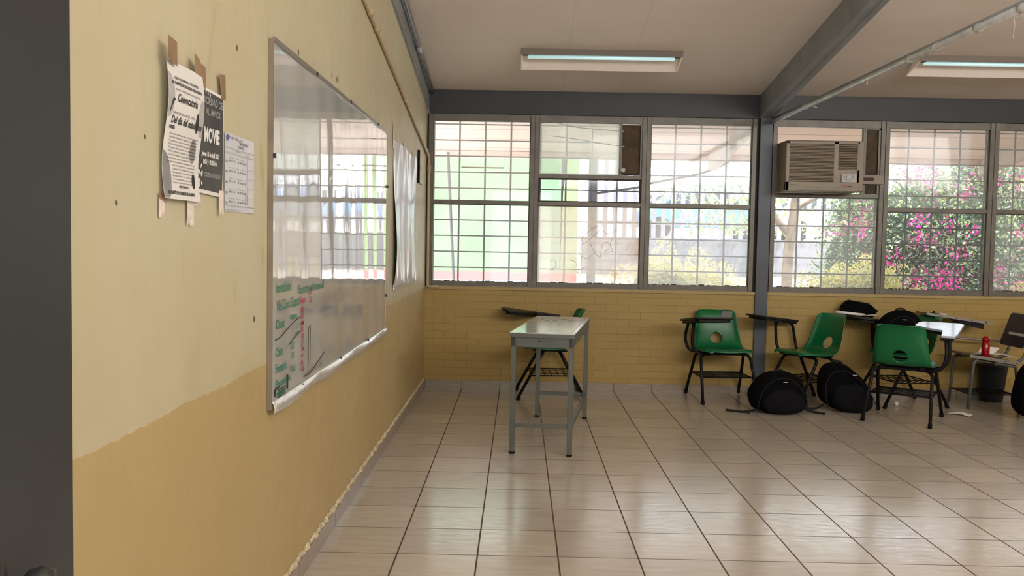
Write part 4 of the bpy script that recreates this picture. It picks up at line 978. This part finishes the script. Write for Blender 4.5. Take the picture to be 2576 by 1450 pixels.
BB=[(5.2,11.9,1.0,.5,.6,.95),(5.75,11.6,1.5,.75,.7,.85),(6.6,11.6,1.25,.85,.8,1.2),(7.5,11.7,1.3,.8,.8,1.15),(6.2,11.5,.55,.8,.8,.6),(5.35,12.1,1.75,.45,.5,.4),(8.4,11.9,1.0,.8,.8,1.0),(6.9,11.9,2.1,.9,.7,.5)]
P=blobpts(60000,BB,31,.4); r=np.random.default_rng(5)
leaves(P,0,.026,32,None,'foliage',bg,mats=[M['leafd'],M['leafl'],M['leafg']],midx=r.choice(3,len(P),p=[.40,.36,.24]).astype(np.int32))
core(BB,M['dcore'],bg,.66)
# blossom clusters near the surface facing the classroom
cl=blobpts(900,BB,33,.05); cl=cl[(cl[:,1]<11.75)]; cl=cl[r.permutation(len(cl))[:120]]
wts=np.clip(2.0-cl[:,2],.35,1.6)
Pb=np.concatenate([c+r.normal(size=(int(60*w)+10,3))*np.array([.085,.06,.065])*(.6+.5*w) for c,w in zip(cl,wts)]); Pb[:,1]-=.08
leaves(Pb,0,.022,34,M['leafp'],'blossoms',bg)
MB().tube(spl([(6.2,11.8,gz(11.8)-.03),(6.1,11.7,.9),(6.3,11.8,1.6)]),.05,8).build('trunk',M['bark'],bg)
# tree with forked trunk, sparse crown
tr=thing('garden_tree','thin forked tree with sparse leaves seen below the air conditioner','tree')
m=MB(); m.tube(spl([(4.72,13.2,gz(13.2)-.05),(4.74,13.2,1.2),(4.80,13.2,1.75),(4.85,13.2,2.5),(4.9,13.2,3.6)]),[.085,.05],8); m.tube(spl([(4.75,13.2,1.45),(4.5,13.2,1.75),(4.38,13.1,2.2),(4.1,13.0,2.9)]),[.055,.02],7)
m.tube(spl([(4.80,13.2,1.8),(5.1,13.1,2.0),(5.6,13.0,2.2)]),[.035,.012],6); m.build('trunk',M['bark'],tr,smooth=True)
m=MB()
for k in range(46):
    a=Vector((random.uniform(3.0,4.9),random.uniform(12.6,13.8),random.uniform(1.3,3.0))); d_=Vector((random.uniform(-.5,.5),random.uniform(-.3,.3),random.uniform(.1,.7)))
    m.tube([a,a+d_*.5,a+d_*.8+Vector((random.uniform(-.1,.1),0,.1))],[.007,.003],4)
m.build('twigs',M['twig'],tr)
P=np.stack([rng.uniform(3.2,5.4,1500),rng.uniform(12.4,13.9,1500),rng.uniform(2.0,3.3,1500)],1); leaves(P,0,.035,41,M['leafg'],'foliage',tr)
t2=thing('street_tree','pale leafy tree in front of the picket fence, left of the column','tree')
m=MB(); m.tube(spl([(6.0,19.3,gz(19)-.05),(6.1,19.3,2),(6.3,19.2,3.2)]),[.09,.05],7)
for k in range(60):
    a=Vector((random.uniform(3.3,7.0),random.uniform(18.2,19.6),random.uniform(1.6,3.6))); d_=Vector((random.uniform(-.8,.8),random.uniform(-.3,.3),random.uniform(.1,.9)))
    m.tube([a,a+d_*.5,a+d_],[.016,.005],4)
m.build('branches',M['twig'],t2)
P=np.stack([rng.uniform(3.2,7.5,2600),rng.uniform(18.1,19.8,2600),2.2+rng.gamma(2,.5,2600)],1); leaves(P,0,.055,43,M['leafg'],'foliage',t2)
P=np.stack([rng.normal(5.6,.8,900),rng.uniform(18.4,19.4,900),rng.uniform(1.5,2.3,900)],1); leaves(P,0,.05,44,M['leafl'],'low_foliage',t2)

# ------------------------------------------------------------------ light
wld=bpy.data.worlds.new('sky'); S.world=wld; wld.use_nodes=True; nt=wld.node_tree; bgn=nt.nodes['Background']
sky=nt.nodes.new('ShaderNodeTexSky'); sky.sky_type='HOSEK_WILKIE'; sky.turbidity=4; sky.sun_direction=(.2,-.45,.87); sky.ground_albedo=.5
mx=nt.nodes.new('ShaderNodeMix'); mx.data_type='RGBA'; mx.inputs[0].default_value=.25; mx.inputs[6].default_value=(.92,.96,1.0,1)
nt.links.new(sky.outputs[0],mx.inputs[7]); nt.links.new(mx.outputs[2],bgn.inputs[0]); bgn.inputs[1].default_value=3.7
sl=bpy.data.lights.new('sun','SUN'); so=bpy.data.objects.new('sun',sl); COL.objects.link(so); sl.energy=6.0; sl.angle=.02; sl.color=(1,.97,.93)
so.rotation_euler=Vector((.2,-.42,.88)).to_track_quat('Z','Y').to_euler()
def area(name,loc,target,sx,sy,e,col):
    l=bpy.data.lights.new(name,'AREA'); l.shape='RECTANGLE'; l.size=sx; l.size_y=sy; l.energy=e; l.color=col
    o=bpy.data.objects.new(name,l); COL.objects.link(o); o.location=loc; o.rotation_euler=(Vector(loc)-Vector(target)).to_track_quat('Z','Y').to_euler(); return o
area('back_fill_light',(5.0,.12,2.75),(4.6,4.0,4.1),6.0,.9,125,(1,.93,.88))  # added fill lamp behind the camera, tilted up to brighten the ceiling
area('side_fill_light',(1.6,-.3,1.6),(.6,4,1.2),.9,1.8,16,(1,.95,.88))  # weaker added fill from behind, no visible source
S.view_settings.view_transform='Standard'; S.view_settings.look='None'; S.view_settings.exposure=.85; S.view_settings.gamma=1
S.cycles.max_bounces=8; S.cycles.diffuse_bounces=4; S.cycles.transparent_max_bounces=12; S.cycles.sample_clamp_indirect=6
S.cycles.caustics_reflective=False; S.cycles.caustics_refractive=False
